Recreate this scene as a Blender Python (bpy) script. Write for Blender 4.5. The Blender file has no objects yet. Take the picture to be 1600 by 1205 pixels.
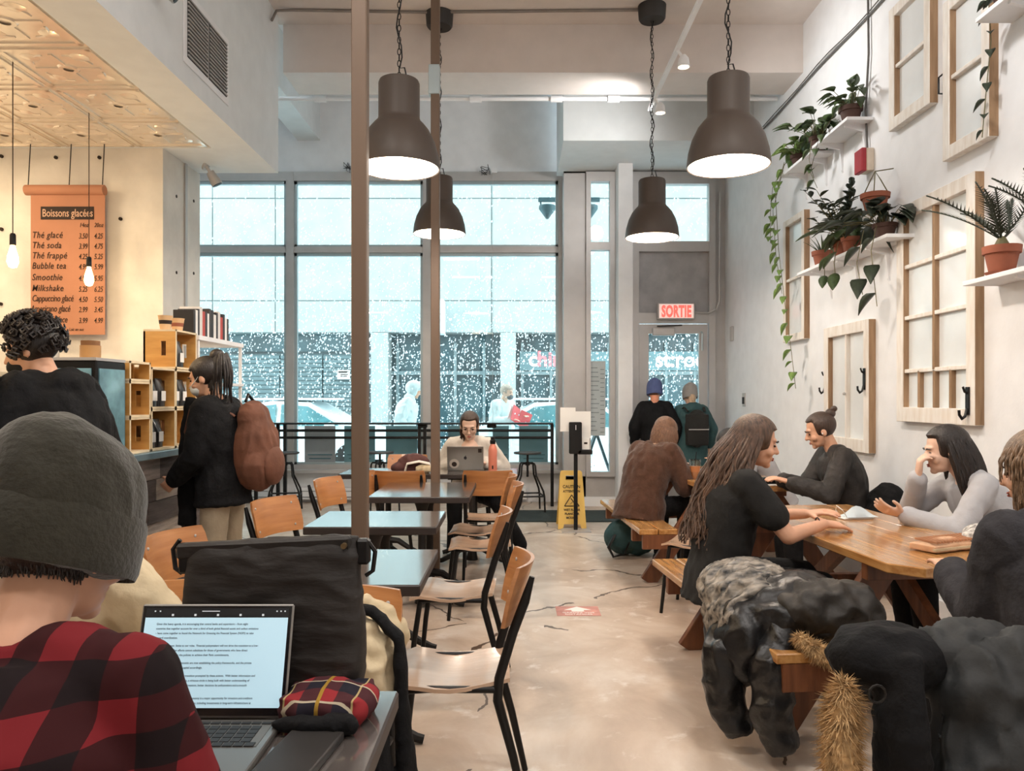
import bpy, bmesh, math, random
from mathutils import Vector, Matrix, noise
random.seed(7)
R = math.radians
scene = bpy.context.scene
C = scene.collection
EYE = 1.38          # lens height above the cafe floor
FPX = 1200.0        # focal length in pixels of a 1600 x 1205 frame

# ------------------------------------------------------------------ camera, world, light, exposure
cd = bpy.data.cameras.new('camera'); cam = bpy.data.objects.new('camera', cd); C.objects.link(cam)
cd.sensor_width = 36; cd.lens = 36 * FPX / 1600
cd.shift_x = -5 / 1600; cd.shift_y = 19.5 / 1600
cd.clip_start = 0.05; cd.clip_end = 200
cam.location = (0, 0, EYE); cam.rotation_euler = (R(90), 0, 0)
scene.camera = cam
w = bpy.data.worlds.new('overcast'); scene.world = w; w.use_nodes = True
w.node_tree.nodes['Background'].inputs[0].default_value = (0.85, 0.945, 1.0, 1)
w.node_tree.nodes['Background'].inputs[1].default_value = 4.2
vs = scene.view_settings
vs.view_transform = 'Standard'; vs.look = 'None'; vs.gamma = 1; vs.use_curve_mapping = False
vs.exposure = 0.42
def area(name, loc, rot, sx, sy, power, col, portal=False):
    l = bpy.data.lights.new(name, 'AREA'); l.shape = 'RECTANGLE'; l.size = sx; l.size_y = sy
    l.energy = power; l.color = col
    o = bpy.data.objects.new(name, l); C.objects.link(o); o.location = loc; o.rotation_euler = rot
    if portal: l.cycles.is_portal = True
    return o
# unseen area lights added as fill for the seating area (housings further down)
WARM = (1.0, 0.945, 0.89)
for lx, ly in ((-1.2, 1.6), (1.3, 1.6), (-1.2, -1.2), (1.3, -1.2)):
    area('ceiling_fill_light', (lx, ly, 4.78), (0, 0, 0), 1.1, 0.3, 46 if ly > 0 else 22, WARM)
for lx, ly in ((-3.4, 2.6), (-4.3, 5.2)):  # warm fill added over the counter, kept out of view
    area('counter_fill_light', (lx, ly, 3.36), (0, 0, 0), 0.9, 0.2, 26, (1.0, 0.76, 0.48))

# ------------------------------------------------------------------ helpers
def at(u, v, Y):                       # photograph pixel + real distance -> place in the room
    return Vector(((u - 805) / FPX * Y, Y, EYE - (v - 622) / FPX * Y))
def lin(h):
    h = h.lstrip('#'); o = []
    for i in (0, 2, 4):
        c = int(h[i:i+2], 16) / 255
        o.append(c / 12.92 if c <= .04045 else ((c + .055) / 1.055) ** 2.4)
    return (*o, 1)
MATS = {}
def mat(name, col, rough=.6, metal=0, var=.12, scale=6, bump=0, bscale=40, emit=None, estr=0, spec=.5, stretch=None, alpha=1, coat=0, col2=None, sheen=0):
    if name in MATS: return MATS[name]
    m = bpy.data.materials.new(name); m.use_nodes = True; nt = m.node_tree; b = nt.nodes['Principled BSDF']
    c = lin(col); N = nt.nodes.new; Lk = nt.links.new
    b.inputs['Roughness'].default_value = rough; b.inputs['Metallic'].default_value = metal
    b.inputs['Specular IOR Level'].default_value = spec
    if coat: b.inputs['Coat Weight'].default_value = coat; b.inputs['Coat Roughness'].default_value = .12
    if sheen: b.inputs['Sheen Weight'].default_value = sheen
    tc = N('ShaderNodeTexCoord'); mp = N('ShaderNodeMapping'); Lk(tc.outputs['Object'], mp.inputs[0])
    if stretch: mp.inputs['Scale'].default_value = stretch
    nz = N('ShaderNodeTexNoise'); nz.inputs['Scale'].default_value = scale; nz.inputs['Detail'].default_value = 5
    Lk(mp.outputs[0], nz.inputs['Vector'])
    rp = N('ShaderNodeValToRGB'); Lk(nz.outputs['Fac'], rp.inputs[0])
    lo = lin(col2) if col2 else tuple(x * (1 - var) for x in c[:3]) + (1,)
    hi = c if col2 else tuple(min(1, x * (1 + var)) for x in c[:3]) + (1,)
    rp.color_ramp.elements[0].position = .34; rp.color_ramp.elements[1].position = .66
    rp.color_ramp.elements[0].color = lo; rp.color_ramp.elements[1].color = hi
    Lk(rp.outputs[0], b.inputs['Base Color'])
    if bump:
        n2 = N('ShaderNodeTexNoise'); n2.inputs['Scale'].default_value = bscale; n2.inputs['Detail'].default_value = 4
        Lk(mp.outputs[0], n2.inputs['Vector']); bp = N('ShaderNodeBump'); bp.inputs['Strength'].default_value = bump
        bp.inputs['Distance'].default_value = .02
        Lk(n2.outputs['Fac'], bp.inputs['Height']); Lk(bp.outputs[0], b.inputs['Normal'])
    if emit:
        b.inputs['Emission Color'].default_value = lin(emit); b.inputs['Emission Strength'].default_value = estr
    MATS[name] = m; return m
def glass(name, tint, refl=.07, rough=0.0, alpha=None):
    if name in MATS: return MATS[name]
    m = bpy.data.materials.new(name); m.use_nodes = True; nt = m.node_tree; nt.nodes.clear(); N = nt.nodes.new
    o = N('ShaderNodeOutputMaterial'); mx = N('ShaderNodeMixShader'); t = N('ShaderNodeBsdfTransparent'); g = N('ShaderNodeBsdfGlossy')
    t.inputs[0].default_value = lin(tint); g.inputs['Roughness'].default_value = rough
    fr = N('ShaderNodeLayerWeight'); fr.inputs[0].default_value = .25
    ma = N('ShaderNodeMath'); ma.operation = 'MULTIPLY_ADD'; ma.inputs[1].default_value = .5; ma.inputs[2].default_value = refl
    nt.links.new(fr.outputs['Fresnel'], ma.inputs[0]); nt.links.new(ma.outputs[0], mx.inputs[0])
    nt.links.new(t.outputs[0], mx.inputs[1]); nt.links.new(g.outputs[0], mx.inputs[2]); nt.links.new(mx.outputs[0], o.inputs[0])
    MATS[name] = m; return m
def plaid(name, dark, mid, hot, k, axes='xz', line=None):
    """woven check: two crossing band patterns"""
    m = bpy.data.materials.new(name); m.use_nodes = True; nt = m.node_tree; b = nt.nodes['Principled BSDF']; N = nt.nodes.new; Lk = nt.links.new
    b.inputs['Roughness'].default_value = .9; b.inputs['Specular IOR Level'].default_value = .15
    tc = N('ShaderNodeTexCoord'); mp = N('ShaderNodeMapping'); mp.inputs['Rotation'].default_value = (0, 0, 0)
    Lk(tc.outputs['Object'], mp.inputs[0]); sp = N('ShaderNodeSeparateXYZ'); Lk(mp.outputs[0], sp.inputs[0])
    def band(out, kk, duty):
        a = N('ShaderNodeMath'); a.operation = 'MULTIPLY'; a.inputs[1].default_value = kk; Lk(out, a.inputs[0])
        f = N('ShaderNodeMath'); f.operation = 'FRACT'; Lk(a.outputs[0], f.inputs[0])
        s = N('ShaderNodeMath'); s.operation = 'LESS_THAN'; s.inputs[1].default_value = duty; Lk(f.outputs[0], s.inputs[0]); return s.outputs[0]
    A = sp.outputs['XYZ'.index(axes[0].upper())]; B = sp.outputs['XYZ'.index(axes[1].upper())]
    s1 = band(A, k, .5); s2 = band(B, k, .5)
    ad = N('ShaderNodeMath'); ad.operation = 'ADD'; Lk(s1, ad.inputs[0]); Lk(s2, ad.inputs[1])
    hf = N('ShaderNodeMath'); hf.operation = 'MULTIPLY'; hf.inputs[1].default_value = .5; Lk(ad.outputs[0], hf.inputs[0])
    rp = N('ShaderNodeValToRGB'); rp.color_ramp.interpolation = 'CONSTANT'
    e = rp.color_ramp.elements; e[0].color = lin(dark); e[0].position = 0; e[1].position = .75; e[1].color = lin(hot)
    x = e.new(.25); x.color = lin(mid)
    Lk(hf.outputs[0], rp.inputs[0]); out = rp.outputs[0]
    if line:
        for ax, kk, col in ((A, k, line[0]), (B, k, line[1]), (A, k * .5, line[2])):
            s = band(ax, kk, .055); mx = N('ShaderNodeMix'); mx.data_type = 'RGBA'; Lk(s, mx.inputs[0]); Lk(out, mx.inputs[6]); mx.inputs[7].default_value = lin(col); out = mx.outputs[2]
    Lk(out, b.inputs['Base Color']); MATS[name] = m; return m

class MB:
    def __init__(s): s.v = []; s.f = []
    def add(s, vs, fs):
        o = len(s.v); s.v += [tuple(v) for v in vs]; s.f += [tuple(i + o for i in f) for f in fs]; return s
    def box(s, x0, x1, y0, y1, z0, z1, M=None):
        vs = [Vector((x, y, z)) for x in (x0, x1) for y in (y0, y1) for z in (z0, z1)]
        if M: vs = [M @ v for v in vs]
        return s.add(vs, [(0,1,3,2),(4,6,7,5),(0,4,5,1),(2,3,7,6),(0,2,6,4),(1,5,7,3)])
    def bar(s, p, q, w, t, up=(0,0,1)):      # oriented bar: width w sideways, t along up
        p = Vector(p); q = Vector(q); d = (q - p).normalized(); u = Vector(up)
        if abs(d.dot(u)) > .98: u = Vector((0,1,0))
        x = d.cross(u).normalized(); z = x.cross(d)
        vs = [c + x * a * w / 2 + z * b * t / 2 for c in (p, q) for a in (-1, 1) for b in (-1, 1)]
        return s.add(vs, [(0,1,3,2),(4,6,7,5),(0,4,5,1),(2,3,7,6),(0,2,6,4),(1,5,7,3)])
    def rings(s, rs, cap=True):
        n = len(rs[0]); vs = [p for r in rs for p in r]; fs = []
        for i in range(len(rs) - 1):
            for j in range(n):
                k = (j + 1) % n; fs.append((i*n+j, i*n+k, (i+1)*n+k, (i+1)*n+j))
        if cap: fs += [tuple(range(n))[::-1], tuple(range((len(rs)-1)*n, len(rs)*n))]
        return s.add(vs, fs)
    def tube(s, pts, r, n=8, flat=1.0):
        pts = [Vector(p) for p in pts]; rs = []; L = len(pts)
        rr = r if isinstance(r, (list, tuple)) else [r] * L; x = None
        for i, p in enumerate(pts):
            d = (pts[min(i+1, L-1)] - pts[max(i-1, 0)]).normalized()
            if x is None:
                a = Vector((0,0,1)) if abs(d.z) < .9 else Vector((1,0,0)); x = d.cross(a).normalized()
            else:
                x = (x - d * x.dot(d)).normalized()
            y = d.cross(x)
            rs.append([p + (x * math.cos(6.28319*j/n) + y * math.sin(6.28319*j/n) * flat) * rr[i] for j in range(n)])
        return s.rings(rs)
    def cyl(s, p, q, r0, r1=None, n=16): return s.tube([p, q], [r0, r0 if r1 is None else r1], n)
    def cone(s, p, q, r0, r1, n=12):        # capsule with round ends
        p = Vector(p); q = Vector(q); d = (q - p); l = d.length
        if l < 1e-6: return s.ell(p, (r0,)*3)
        d /= l; pts = []; rr = []
        for a in (-85, -60, -30, 0): pts.append(p + d * r0 * math.sin(R(a))); rr.append(r0 * math.cos(R(a)))
        for a in (0, 30, 60, 85): pts.append(q + d * r1 * math.sin(R(a))); rr.append(r1 * math.cos(R(a)))
        return s.tube(pts, rr, n)
    def lathe(s, prof, n=24, c=(0,0,0), cap=False):
        c = Vector(c)
        return s.rings([[c + Vector((r*math.cos(6.28319*j/n), r*math.sin(6.28319*j/n), z)) for j in range(n)] for r, z in prof], cap)
    def ell(s, c, r, M=None, n=16, m=9):
        c = Vector(c); rs = []
        for i in range(m):
            a = -math.pi/2 + math.pi * (i + .5) / m
            ring = [Vector((r[0]*math.cos(a)*math.cos(6.28319*j/n), r[1]*math.cos(a)*math.sin(6.28319*j/n), r[2]*math.sin(a))) for j in range(n)]
            rs.append([c + (M @ p if M else p) for p in ring])
        return s.rings(rs)
    def prism(s, poly, d0, d1, f=lambda a, b, d: (a, b, d)):
        return s.rings([[Vector(f(a, b, d0)) for a, b in poly], [Vector(f(a, b, d1)) for a, b in poly]])
    def mesh(s, name):
        me = bpy.data.meshes.new(name); me.from_pydata(s.v, [], s.f); 
        bm = bmesh.new(); bm.from_mesh(me); bmesh.ops.recalc_face_normals(bm, faces=bm.faces); bm.to_mesh(me); bm.free(); return me
    def build(s, name, m, parent=None, smooth=False, bevel=0, seg=1):
        me = s.mesh(name); me.materials.append(m)
        if smooth: me.shade_smooth(); me.set_sharp_from_angle(angle=R(42))
        o = bpy.data.objects.new(name, me); C.objects.link(o); o.parent = parent
        if bevel:
            b = o.modifiers.new('bevel', 'BEVEL'); b.width = bevel; b.segments = seg; b.limit_method = 'ANGLE'
        return o
def tag(o, label=None, cat=None, group=None, kind=None):
    if label: o['label'] = label
    if cat: o['category'] = cat
    if group: o['group'] = group
    if kind: o['kind'] = kind
    return o
def thing(name, label, cat, loc=(0,0,0), rz=0, group=None):
    o = bpy.data.objects.new(name, None); C.objects.link(o); o.location = loc; o.rotation_euler = (0, 0, R(rz)); o.empty_display_size = .1
    return tag(o, label, cat, group)
def dup(root, loc, rz=0, label=None, parent=None):
    c = root.copy(); C.objects.link(c); c.parent = parent
    if parent is None: c.location = loc; c.rotation_euler = (0, 0, R(rz))
    if label: c['label'] = label
    for ch in list(root.children): dup(ch, None, 0, None, c)
    return c
def blob(name, mb, m, parent, vox=.01, it=4, amp=0, freq=10, stretch=(1,1,1), fac=.5):
    """fuse overlapping closed shapes of one mesh into a single smooth surface"""
    me = mb.mesh(name); o = bpy.data.objects.new(name, me); C.objects.link(o)
    r = o.modifiers.new('r', 'REMESH'); r.mode = 'VOXEL'; r.voxel_size = vox
    if it: sm = o.modifiers.new('s', 'SMOOTH'); sm.factor = fac; sm.iterations = it
    dg = bpy.context.evaluated_depsgraph_get(); me2 = bpy.data.meshes.new_from_object(o.evaluated_get(dg)); me2.name = name
    bpy.data.objects.remove(o); bpy.data.meshes.remove(me)
    if amp:
        me2.update(); vn = [v.normal.copy() for v in me2.vertices]
        for v, nn in zip(me2.vertices, vn):
            p = Vector((v.co.x * stretch[0], v.co.y * stretch[1], v.co.z * stretch[2])) * freq
            k = noise.noise(p) + .5 * noise.noise(p * 2.1 + Vector((3, 7, 1)))
            k = -abs(k) * 1.3 + .45
            v.co += nn * amp * k
    me2.materials.clear(); me2.materials.append(m); me2.shade_smooth()
    o2 = bpy.data.objects.new(name, me2); C.objects.link(o2); o2.parent = parent; return o2
def text(body, size, M, m, parent, name='lettering', shear=0, align='LEFT', ext=.0006, spacing=1.0, line=1.0, wide=1.0, bold=0):
    cu = bpy.data.curves.new(name, 'FONT'); cu.body = body; cu.size = size; cu.shear = shear; cu.align_x = align; cu.extrude = ext
    cu.space_character = spacing; cu.space_line = line; cu.resolution_u = 3; cu.offset = bold
    o = bpy.data.objects.new(name, cu); C.objects.link(o); dg = bpy.context.evaluated_depsgraph_get()
    me = bpy.data.meshes.new_from_object(o.evaluated_get(dg)); bpy.data.objects.remove(o)
    me.transform(M @ Matrix.Diagonal((wide, 1, 1, 1))); me.materials.clear(); me.materials.append(m)
    o = bpy.data.objects.new(name, me); C.objects.link(o); o.parent = parent; return o
FRONT = Matrix.Rotation(R(90), 4, 'X')     # text standing upright, read from -Y
def T3(x, y, z): return Matrix.Translation((x, y, z))

# ------------------------------------------------------------------ materials
def concrete_floor():
    m = bpy.data.materials.new('polished_concrete'); m.use_nodes = True; nt = m.node_tree; b = nt.nodes['Principled BSDF']; N = nt.nodes.new; Lk = nt.links.new
    tc = N('ShaderNodeTexCoord')
    def nz(s, d, dist=0):
        n = N('ShaderNodeTexNoise'); n.inputs['Scale'].default_value = s; n.inputs['Detail'].default_value = d; n.inputs['Distortion'].default_value = dist; n.inputs['Roughness'].default_value = .62
        Lk(tc.outputs['Object'], n.inputs['Vector']); return n.outputs['Fac']
    rp = N('ShaderNodeValToRGB'); e = rp.color_ramp.elements; Lk(nz(1.5, 9, .6), rp.inputs[0])
    e[0].position = .30; e[0].color = lin('#ab9582'); e[1].position = .70; e[1].color = lin('#ddd2c6'); x = e.new(.5); x.color = lin('#c6b3a1')
    r2 = N('ShaderNodeValToRGB'); Lk(nz(5.5, 8, .3), r2.inputs[0]); r2.color_ramp.elements[0].position = .58; r2.color_ramp.elements[1].position = .74
    mx = N('ShaderNodeMix'); mx.data_type = 'RGBA'; Lk(r2.outputs[0], mx.inputs[0]); Lk(rp.outputs[0], mx.inputs[6]); mx.inputs[7].default_value = lin('#e6dfd8')
    # hairline cracks: edges of large distorted cells, kept only in places
    wn = N('ShaderNodeTexNoise'); wn.inputs['Scale'].default_value = 2.2; wn.inputs['Detail'].default_value = 6; Lk(tc.outputs['Object'], wn.inputs['Vector'])
    va = N('ShaderNodeVectorMath'); va.operation = 'MULTIPLY_ADD'; va.inputs[1].default_value = (.35, .35, .35); Lk(wn.outputs['Color'], va.inputs[0]); Lk(tc.outputs['Object'], va.inputs[2])
    vo = N('ShaderNodeTexVoronoi'); vo.feature = 'DISTANCE_TO_EDGE'; vo.inputs['Scale'].default_value = .62; Lk(va.outputs[0], vo.inputs['Vector'])
    lt = N('ShaderNodeMath'); lt.operation = 'LESS_THAN'; lt.inputs[1].default_value = .005; Lk(vo.outputs['Distance'], lt.inputs[0])
    gt = N('ShaderNodeMath'); gt.operation = 'GREATER_THAN'; gt.inputs[1].default_value = .46; Lk(nz(.9, 3), gt.inputs[0])
    ml = N('ShaderNodeMath'); ml.operation = 'MULTIPLY'; Lk(lt.outputs[0], ml.inputs[0]); Lk(gt.outputs[0], ml.inputs[1])
    m2 = N('ShaderNodeMix'); m2.data_type = 'RGBA'; Lk(ml.outputs[0], m2.inputs[0]); Lk(mx.outputs[2], m2.inputs[6]); m2.inputs[7].default_value = lin('#5d4a3c')
    # dark chips
    r3 = N('ShaderNodeValToRGB'); Lk(nz(16, 3), r3.inputs[0]); r3.color_ramp.elements[0].position = .755; r3.color_ramp.elements[1].position = .79
    m3 = N('ShaderNodeMix'); m3.data_type = 'RGBA'; Lk(r3.outputs[0], m3.inputs[0]); Lk(m2.outputs[2], m3.inputs[6]); m3.inputs[7].default_value = lin('#6d5544')
    Lk(m3.outputs[2], b.inputs['Base Color'])
    mr = N('ShaderNodeMapRange'); mr.inputs['To Min'].default_value = .2; mr.inputs['To Max'].default_value = .5; Lk(nz(3, 6), mr.inputs[0]); Lk(mr.outputs[0], b.inputs['Roughness'])
    bp = N('ShaderNodeBump'); bp.inputs['Strength'].default_value = .12; bp.inputs['Distance'].default_value = .01; Lk(nz(7, 6), bp.inputs['Height']); Lk(bp.outputs[0], b.inputs['Normal'])
    return m
def wood(name, c1, c2, rough=.4, coat=0, stretch=(1, 14, 14), scale=3):
    return mat(name, c1, rough, col2=c2, stretch=stretch, scale=scale, bump=.08, bscale=8, coat=coat)
FLOOR = concrete_floor()
WHITE = mat('white_plaster', '#e9eaec', .8, var=.03, bump=.06, bscale=30)
CEIL = mat('ceiling_paint', '#d9d0ca', .85, var=.03)
PALE = mat('soffit_paint', '#dfe3e4', .8, var=.03)
CONC = mat('painted_concrete', '#dcd8d0', .75, var=.08, scale=4, bump=.15, bscale=25)
TIN = mat('pressed_tin', '#efe3d2', .22, .35, var=.05)
METAL = mat('brushed_frame', '#b9b6b4', .45, .3, var=.04)
ALU = mat('aluminium_frame', '#a9b7bb', .4, .4, var=.04)
BLACK = mat('black_steel', '#1b1a1a', .45, .5, var=.1)
IRON = mat('cast_iron', '#201d1c', .55, .4, var=.15)
POST = mat('post_paint', '#6e5b4c', .5, .2, var=.04, scale=2, stretch=(8,8,.5))
SHADE = mat('lamp_enamel', '#4a4039', .5, .1, var=.04)
PLY = wood('orange_ply', '#bd8350', '#a66c3e', .35, .35, (1, 1, 12), 3)
SEAT = wood('pale_seat_ply', '#c9ab92', '#bb9a80', .25, .4, (6, 1, 1), 2)
TOP = mat('dark_laminate', '#544e4b', .12, var=.1, coat=1.0, spec=.8)
TOPEDGE = mat('laminate_edge', '#2e2624', .5)
PINE = wood('varnished_pine', '#c4935a', '#a06c38', .22, .5, (14, 1, 14), 3)
PINED = wood('stained_pine', '#7a4a2c', '#5b341e', .5, .1, (10, 10, 1), 3)
OLDW = wood('chipped_white_wood', '#ebe7e1', '#dcd3c8', .75, 0, (5, 5, 1), 5)
OLDB = wood('bare_old_wood', '#a08264', '#86694d', .75, 0, (8, 8, 1), 4)
KRAFT = mat('kraft_paper', '#b17c60', .8, var=.06, scale=3)
INK = mat('black_ink', '#2b1d16', .8)
TERRA = mat('terracotta', '#92543d', .8, var=.12, scale=9)
LEAF = mat('dark_leaf', '#41532f', .45, var=.3, scale=9)
LEAFL = mat('light_leaf', '#6d8a45', .45, var=.3, scale=9)
LEAFD = mat('deep_leaf', '#2b3527', .5, var=.3, scale=9)
STEM = mat('plant_stem', '#5f5a38', .6)
PAPERW = mat('white_paper', '#eceae6', .8, var=.02)
GLASS = glass('clear_glass', '#eff5f4', .05)
OLDG = mat('dusty_pane', '#dfe3e4', .12, var=.05, scale=3)
DARK = mat('black_cloth', '#111113', .85, var=.25, scale=12, bump=.25, bscale=60, spec=.2)
# ------------------------------------------------------------------ the room shell
def struct(name, mb, m, label=None, **k):
    o = mb.build(name, m, None, **k); o['kind'] = 'structure'
    if label: o['label'] = label
    return o
XR, XC, YW, YD = 2.68, -2.16, 10.2, 9.8
struct('floor', MB().box(-4.9, 2.9, -3.2, 10.35, -.2, 0), FLOOR, 'worn polished concrete floor with pale patches and hairline cracks')
struct('wall_right', MB().box(XR, XR + .2, -3.2, 10.2, 0, 5.6), WHITE, 'tall white painted wall hung with old window frames')
struct('wall_back', MB().box(-4.9, 2.9, -3.4, -3.2, 0, 5.6), WHITE, 'plain white wall behind the seats')
struct('wall_left', MB().box(-5.1, -4.9, -3.4, 10.35, 0, 5.6), WHITE, 'side wall beyond the counter')
struct('wall_counter', MB().box(-4.9, -2.89, 6.3, 7.04, 0, 3.43), CONC, 'cream concrete wall behind the counter where the paper menu hangs')
struct('ceiling', MB().box(-2.2, 2.9, -3.2, 7.16, 4.86, 5.1), CEIL, 'high off white ceiling')
struct('ceiling_window', MB().box(-4.9, 2.9, 7.1, 10.4, 5.45, 5.65), WHITE, 'higher ceiling bay next to the shop window')
struct('trim_1', MB().box(XC, XR, 7.15, 7.67, 4.41, 5.45), CEIL, 'deep ceiling beam crossing the room before the window')
struct('trim_2', MB().box(-4.9, XC, -3.2, 7.0, 3.47, 5.3), PALE, 'white dropped bulkhead over the counter')
struct('trim_3', MB().box(-2.49, XC, -3.2, 7.0, 3.43, 3.47).box(-4.9, -2.49, 6.3, 7.0, 3.43, 3.47), PALE, 'flat white underside edge of the bulkhead')
struct('trim_4', MB().box(-2.89, -2.59, 7.67, 10.2, 4.80, 5.45), PALE, 'short ceiling beam meeting the window wall')
struct('trim_5', MB().box(.54, XR, 8.62, 10.0, 4.27, 5.45), PALE, 'boxed soffit over the exit door')
struct('wall_front', MB().box(-4.9, .64, YW, YW + .15, 4.37, 5.5).box(-4.9, .64, YW, YW + .15, 0, .44), WHITE, 'wall above and below the shop window')
struct('wall_front_door', MB().box(.62, XR, YD, YD + .15, 4.25, 4.4).box(.62, 1.5, YD, YD + .15, 0, .38).box(.62, .9, YD, YW + .1, 0, 4.37).box(2.52, XR, YD, YD + .12, 0, 4.3), METAL, 'grey cladding around the exit door')
struct('trim_6', MB().box(1.27, 1.45, 9.45, 9.98, 0, 4.3), WHITE, 'white pilaster left of the exit door', bevel=.006)
struct('baseboard_front', MB().box(.62, 1.27, 9.78, 9.81, 0, .12), WHITE)
struct('baseboard_right', MB().box(XR - .02, XR, -3, 9.8, 0, .11), WHITE)
# pressed tin ceiling: one tile per square
tin = MB().box(-4.9, -2.49, -3.2, 6.3, 3.46, 3.475).build('ceiling_tin', TIN); tin['kind'] = 'structure'; tin['label'] = 'pressed tin ceiling over the counter'
tm = MB(); S = .298
tm.box(-S, S, -S, S, -.004, .014)
for a in (-1, 1):
    tm.box(-S + .02, S - .02, a * S * .88 - .014, a * S * .88 + .014, -.014, 0); tm.box(a * S * .88 - .014, a * S * .88 + .014, -S + .02, S - .02, -.014, 0)
for k in range(4):
    M = Matrix.Rotation(R(90 * k), 4, 'Z')
    tm.box(.05, .20, -.012, .012, -.012, 0, M)
    tm.ell(M @ Vector((.15, .15, 0)), (.06, .06, .014), n=10, m=4)
    tm.tube([M @ Vector((.06 + .12 * math.cos(R(t)), .06 + .12 * math.sin(R(t)), -.004)) for t in range(0, 91, 15)], .008, 5)
tm.lathe([(.03, -.014), (.055, -.014), (.07, 0), (.02, 0)], 14)
tile0 = None
for i in range(4):
    for j in range(8):
        x = -2.49 - .3 - .6 * i; y = 6.3 - .3 - .6 * j
        if tile0 is None: t = tile0 = tm.build('tile', TIN, tin, True)
        else: t = tile0.copy(); C.objects.link(t); t.parent = tin
        t.location = (x, y, 3.446)
# steel posts
for n, (x, y, wd, lb) in enumerate(((-.69, 3.42, .034, 'brown square steel post standing behind the nearest small table'), (-.625, 6.02, .034, 'thinner looking brown steel post standing farther back by the laptop table'))):
    p = thing('post', lb, 'post', (x, y, 0))
    MB().box(-wd, wd, -wd, wd, 0, 4.86).build('shaft', POST, p, bevel=.005)
    MB().box(-.07, .07, -.07, .07, 0, .012).build('base_plate', POST, p)
    MB().box(-.07, .07, -.07, .07, 4.845, 4.86).build('top_plate', POST, p)
    if n: MB().box(-.05, .036, -.045, .036, 3.75, 3.98).build('sleeve', ALU, p, bevel=.004)

# ------------------------------------------------------------------ shop window
def frame_bar(mb, x0, x1, z0, z1, y=YW, d=.06): mb.box(x0, x1, y - d, y + d, z0, z1)
win = MB()
frame_bar(win, -4.9, .66, 4.25, 4.37); frame_bar(win, -4.9, .66, .42, .50)
for x in (-4.85, -2.975, -1.17, .62): frame_bar(win, x - .05, x + .05, .44, 4.36, d=.066)
for a, b in ((-4.8, -3.025), (-2.925, -1.22), (-1.12, .57)): frame_bar(win, a - .01, b + .01, 3.30, 3.38, d=.057)
w1 = struct('window_1', win, METAL, 'wide shop window with pale metal mullions')
for a, b in ((-4.8, -3.025), (-2.925, -1.22), (-1.12, .57)):
    for c, d in ((.5, 3.30), (3.38, 4.25)):
        MB().box(a, b, YW - .004, YW + .004, c, d).build('pane', GLASS, w1)
        g = MB()
        for (p, q, r_, s_) in ((a, a + .035, c, d), (b - .035, b, c, d), (a, b, d - .04, d), (a, b, c, c + .03)): g.box(p, q, YW - .03, YW + .03, r_, s_)
        g.build('glazing_bead', ALU, w1)
struct('sill_trim_window', MB().box(-4.9, .62, YW - .2, YW + .02, .40, .44), METAL)
bpy.data.objects['sill_trim_window'].name = 'trim_7'
win = MB()
frame_bar(win, .90, .96, .382, 4.248, YD, .066); frame_bar(win, 1.20, 1.268, .382, 4.248, YD, .066); frame_bar(win, .9, 1.27, 4.13, 4.25, YD); frame_bar(win, .9, 1.27, 3.26, 3.36, YD); frame_bar(win, .9, 1.27, .38, .44, YD)
w2 = struct('window_2', win, METAL, 'tall narrow side window left of the door')
for c, d in ((.44, 3.26), (3.36, 4.13)): MB().box(.96, 1.2, YD - .004, YD + .004, c, d).build('pane', GLASS, w2)
dr = MB()
frame_bar(dr, 1.47, 1.57, 0, 4.248, YD, .066); frame_bar(dr, 2.46, 2.54, 0, 4.248, YD, .066); frame_bar(dr, 1.57, 2.46, 4.1, 4.25, YD); frame_bar(dr, 1.57, 2.46, 3.24, 3.37, YD); frame_bar(dr, 1.57, 2.46, 2.33, 2.46, YD)
w3 = struct('window_3', dr, METAL, 'door surround with a glazed transom and a blank grey panel')
MB().box(1.57, 2.46, YD - .004, YD + .004, 3.37, 4.1).build('pane', GLASS, w3)
MB().box(1.57, 2.46, YD + .0, YD + .03, 2.46, 3.24).build('panel', mat('grey_panel', '#a9a7a8', .6), w3)
d1 = MB().box(1.58, 1.70, YD - .02, YD + .025, .02, 2.32).box(2.34, 2.45, YD - .02, YD + .025, .02, 2.32).box(1.7, 2.34, YD - .02, YD + .025, 2.2, 2.32).box(1.7, 2.34, YD - .02, YD + .025, .02, .28)
door = struct('door_1', d1, METAL, 'glazed exit door with a closer and push bar')
MB().box(1.7, 2.34, YD - .003, YD + .003, .28, 2.2).build('pane', GLASS, door)
MB().box(1.74, 2.02, YD - .09, YD - .02, 2.17, 2.27).build('closer', METAL, door, bevel=.008)
MB().bar((1.8, YD - .06, 2.29), (2.12, YD - .04, 2.305), .02, .012).build('closer_arm', BLACK, door)
MB().tube([(2.37, YD - .02, 2.22), (2.37, YD - .07, 2.2), (2.37, YD - .07, 1.98)], .011).build('pull_handle', ALU, door, True)
MB().tube([(1.66, YD - .03, 1.03), (1.66, YD - .08, 1.03), (2.4, YD - .08, 1.03), (2.4, YD - .03, 1.03)], .014).build('push_bar', ALU, door, True)
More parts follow.
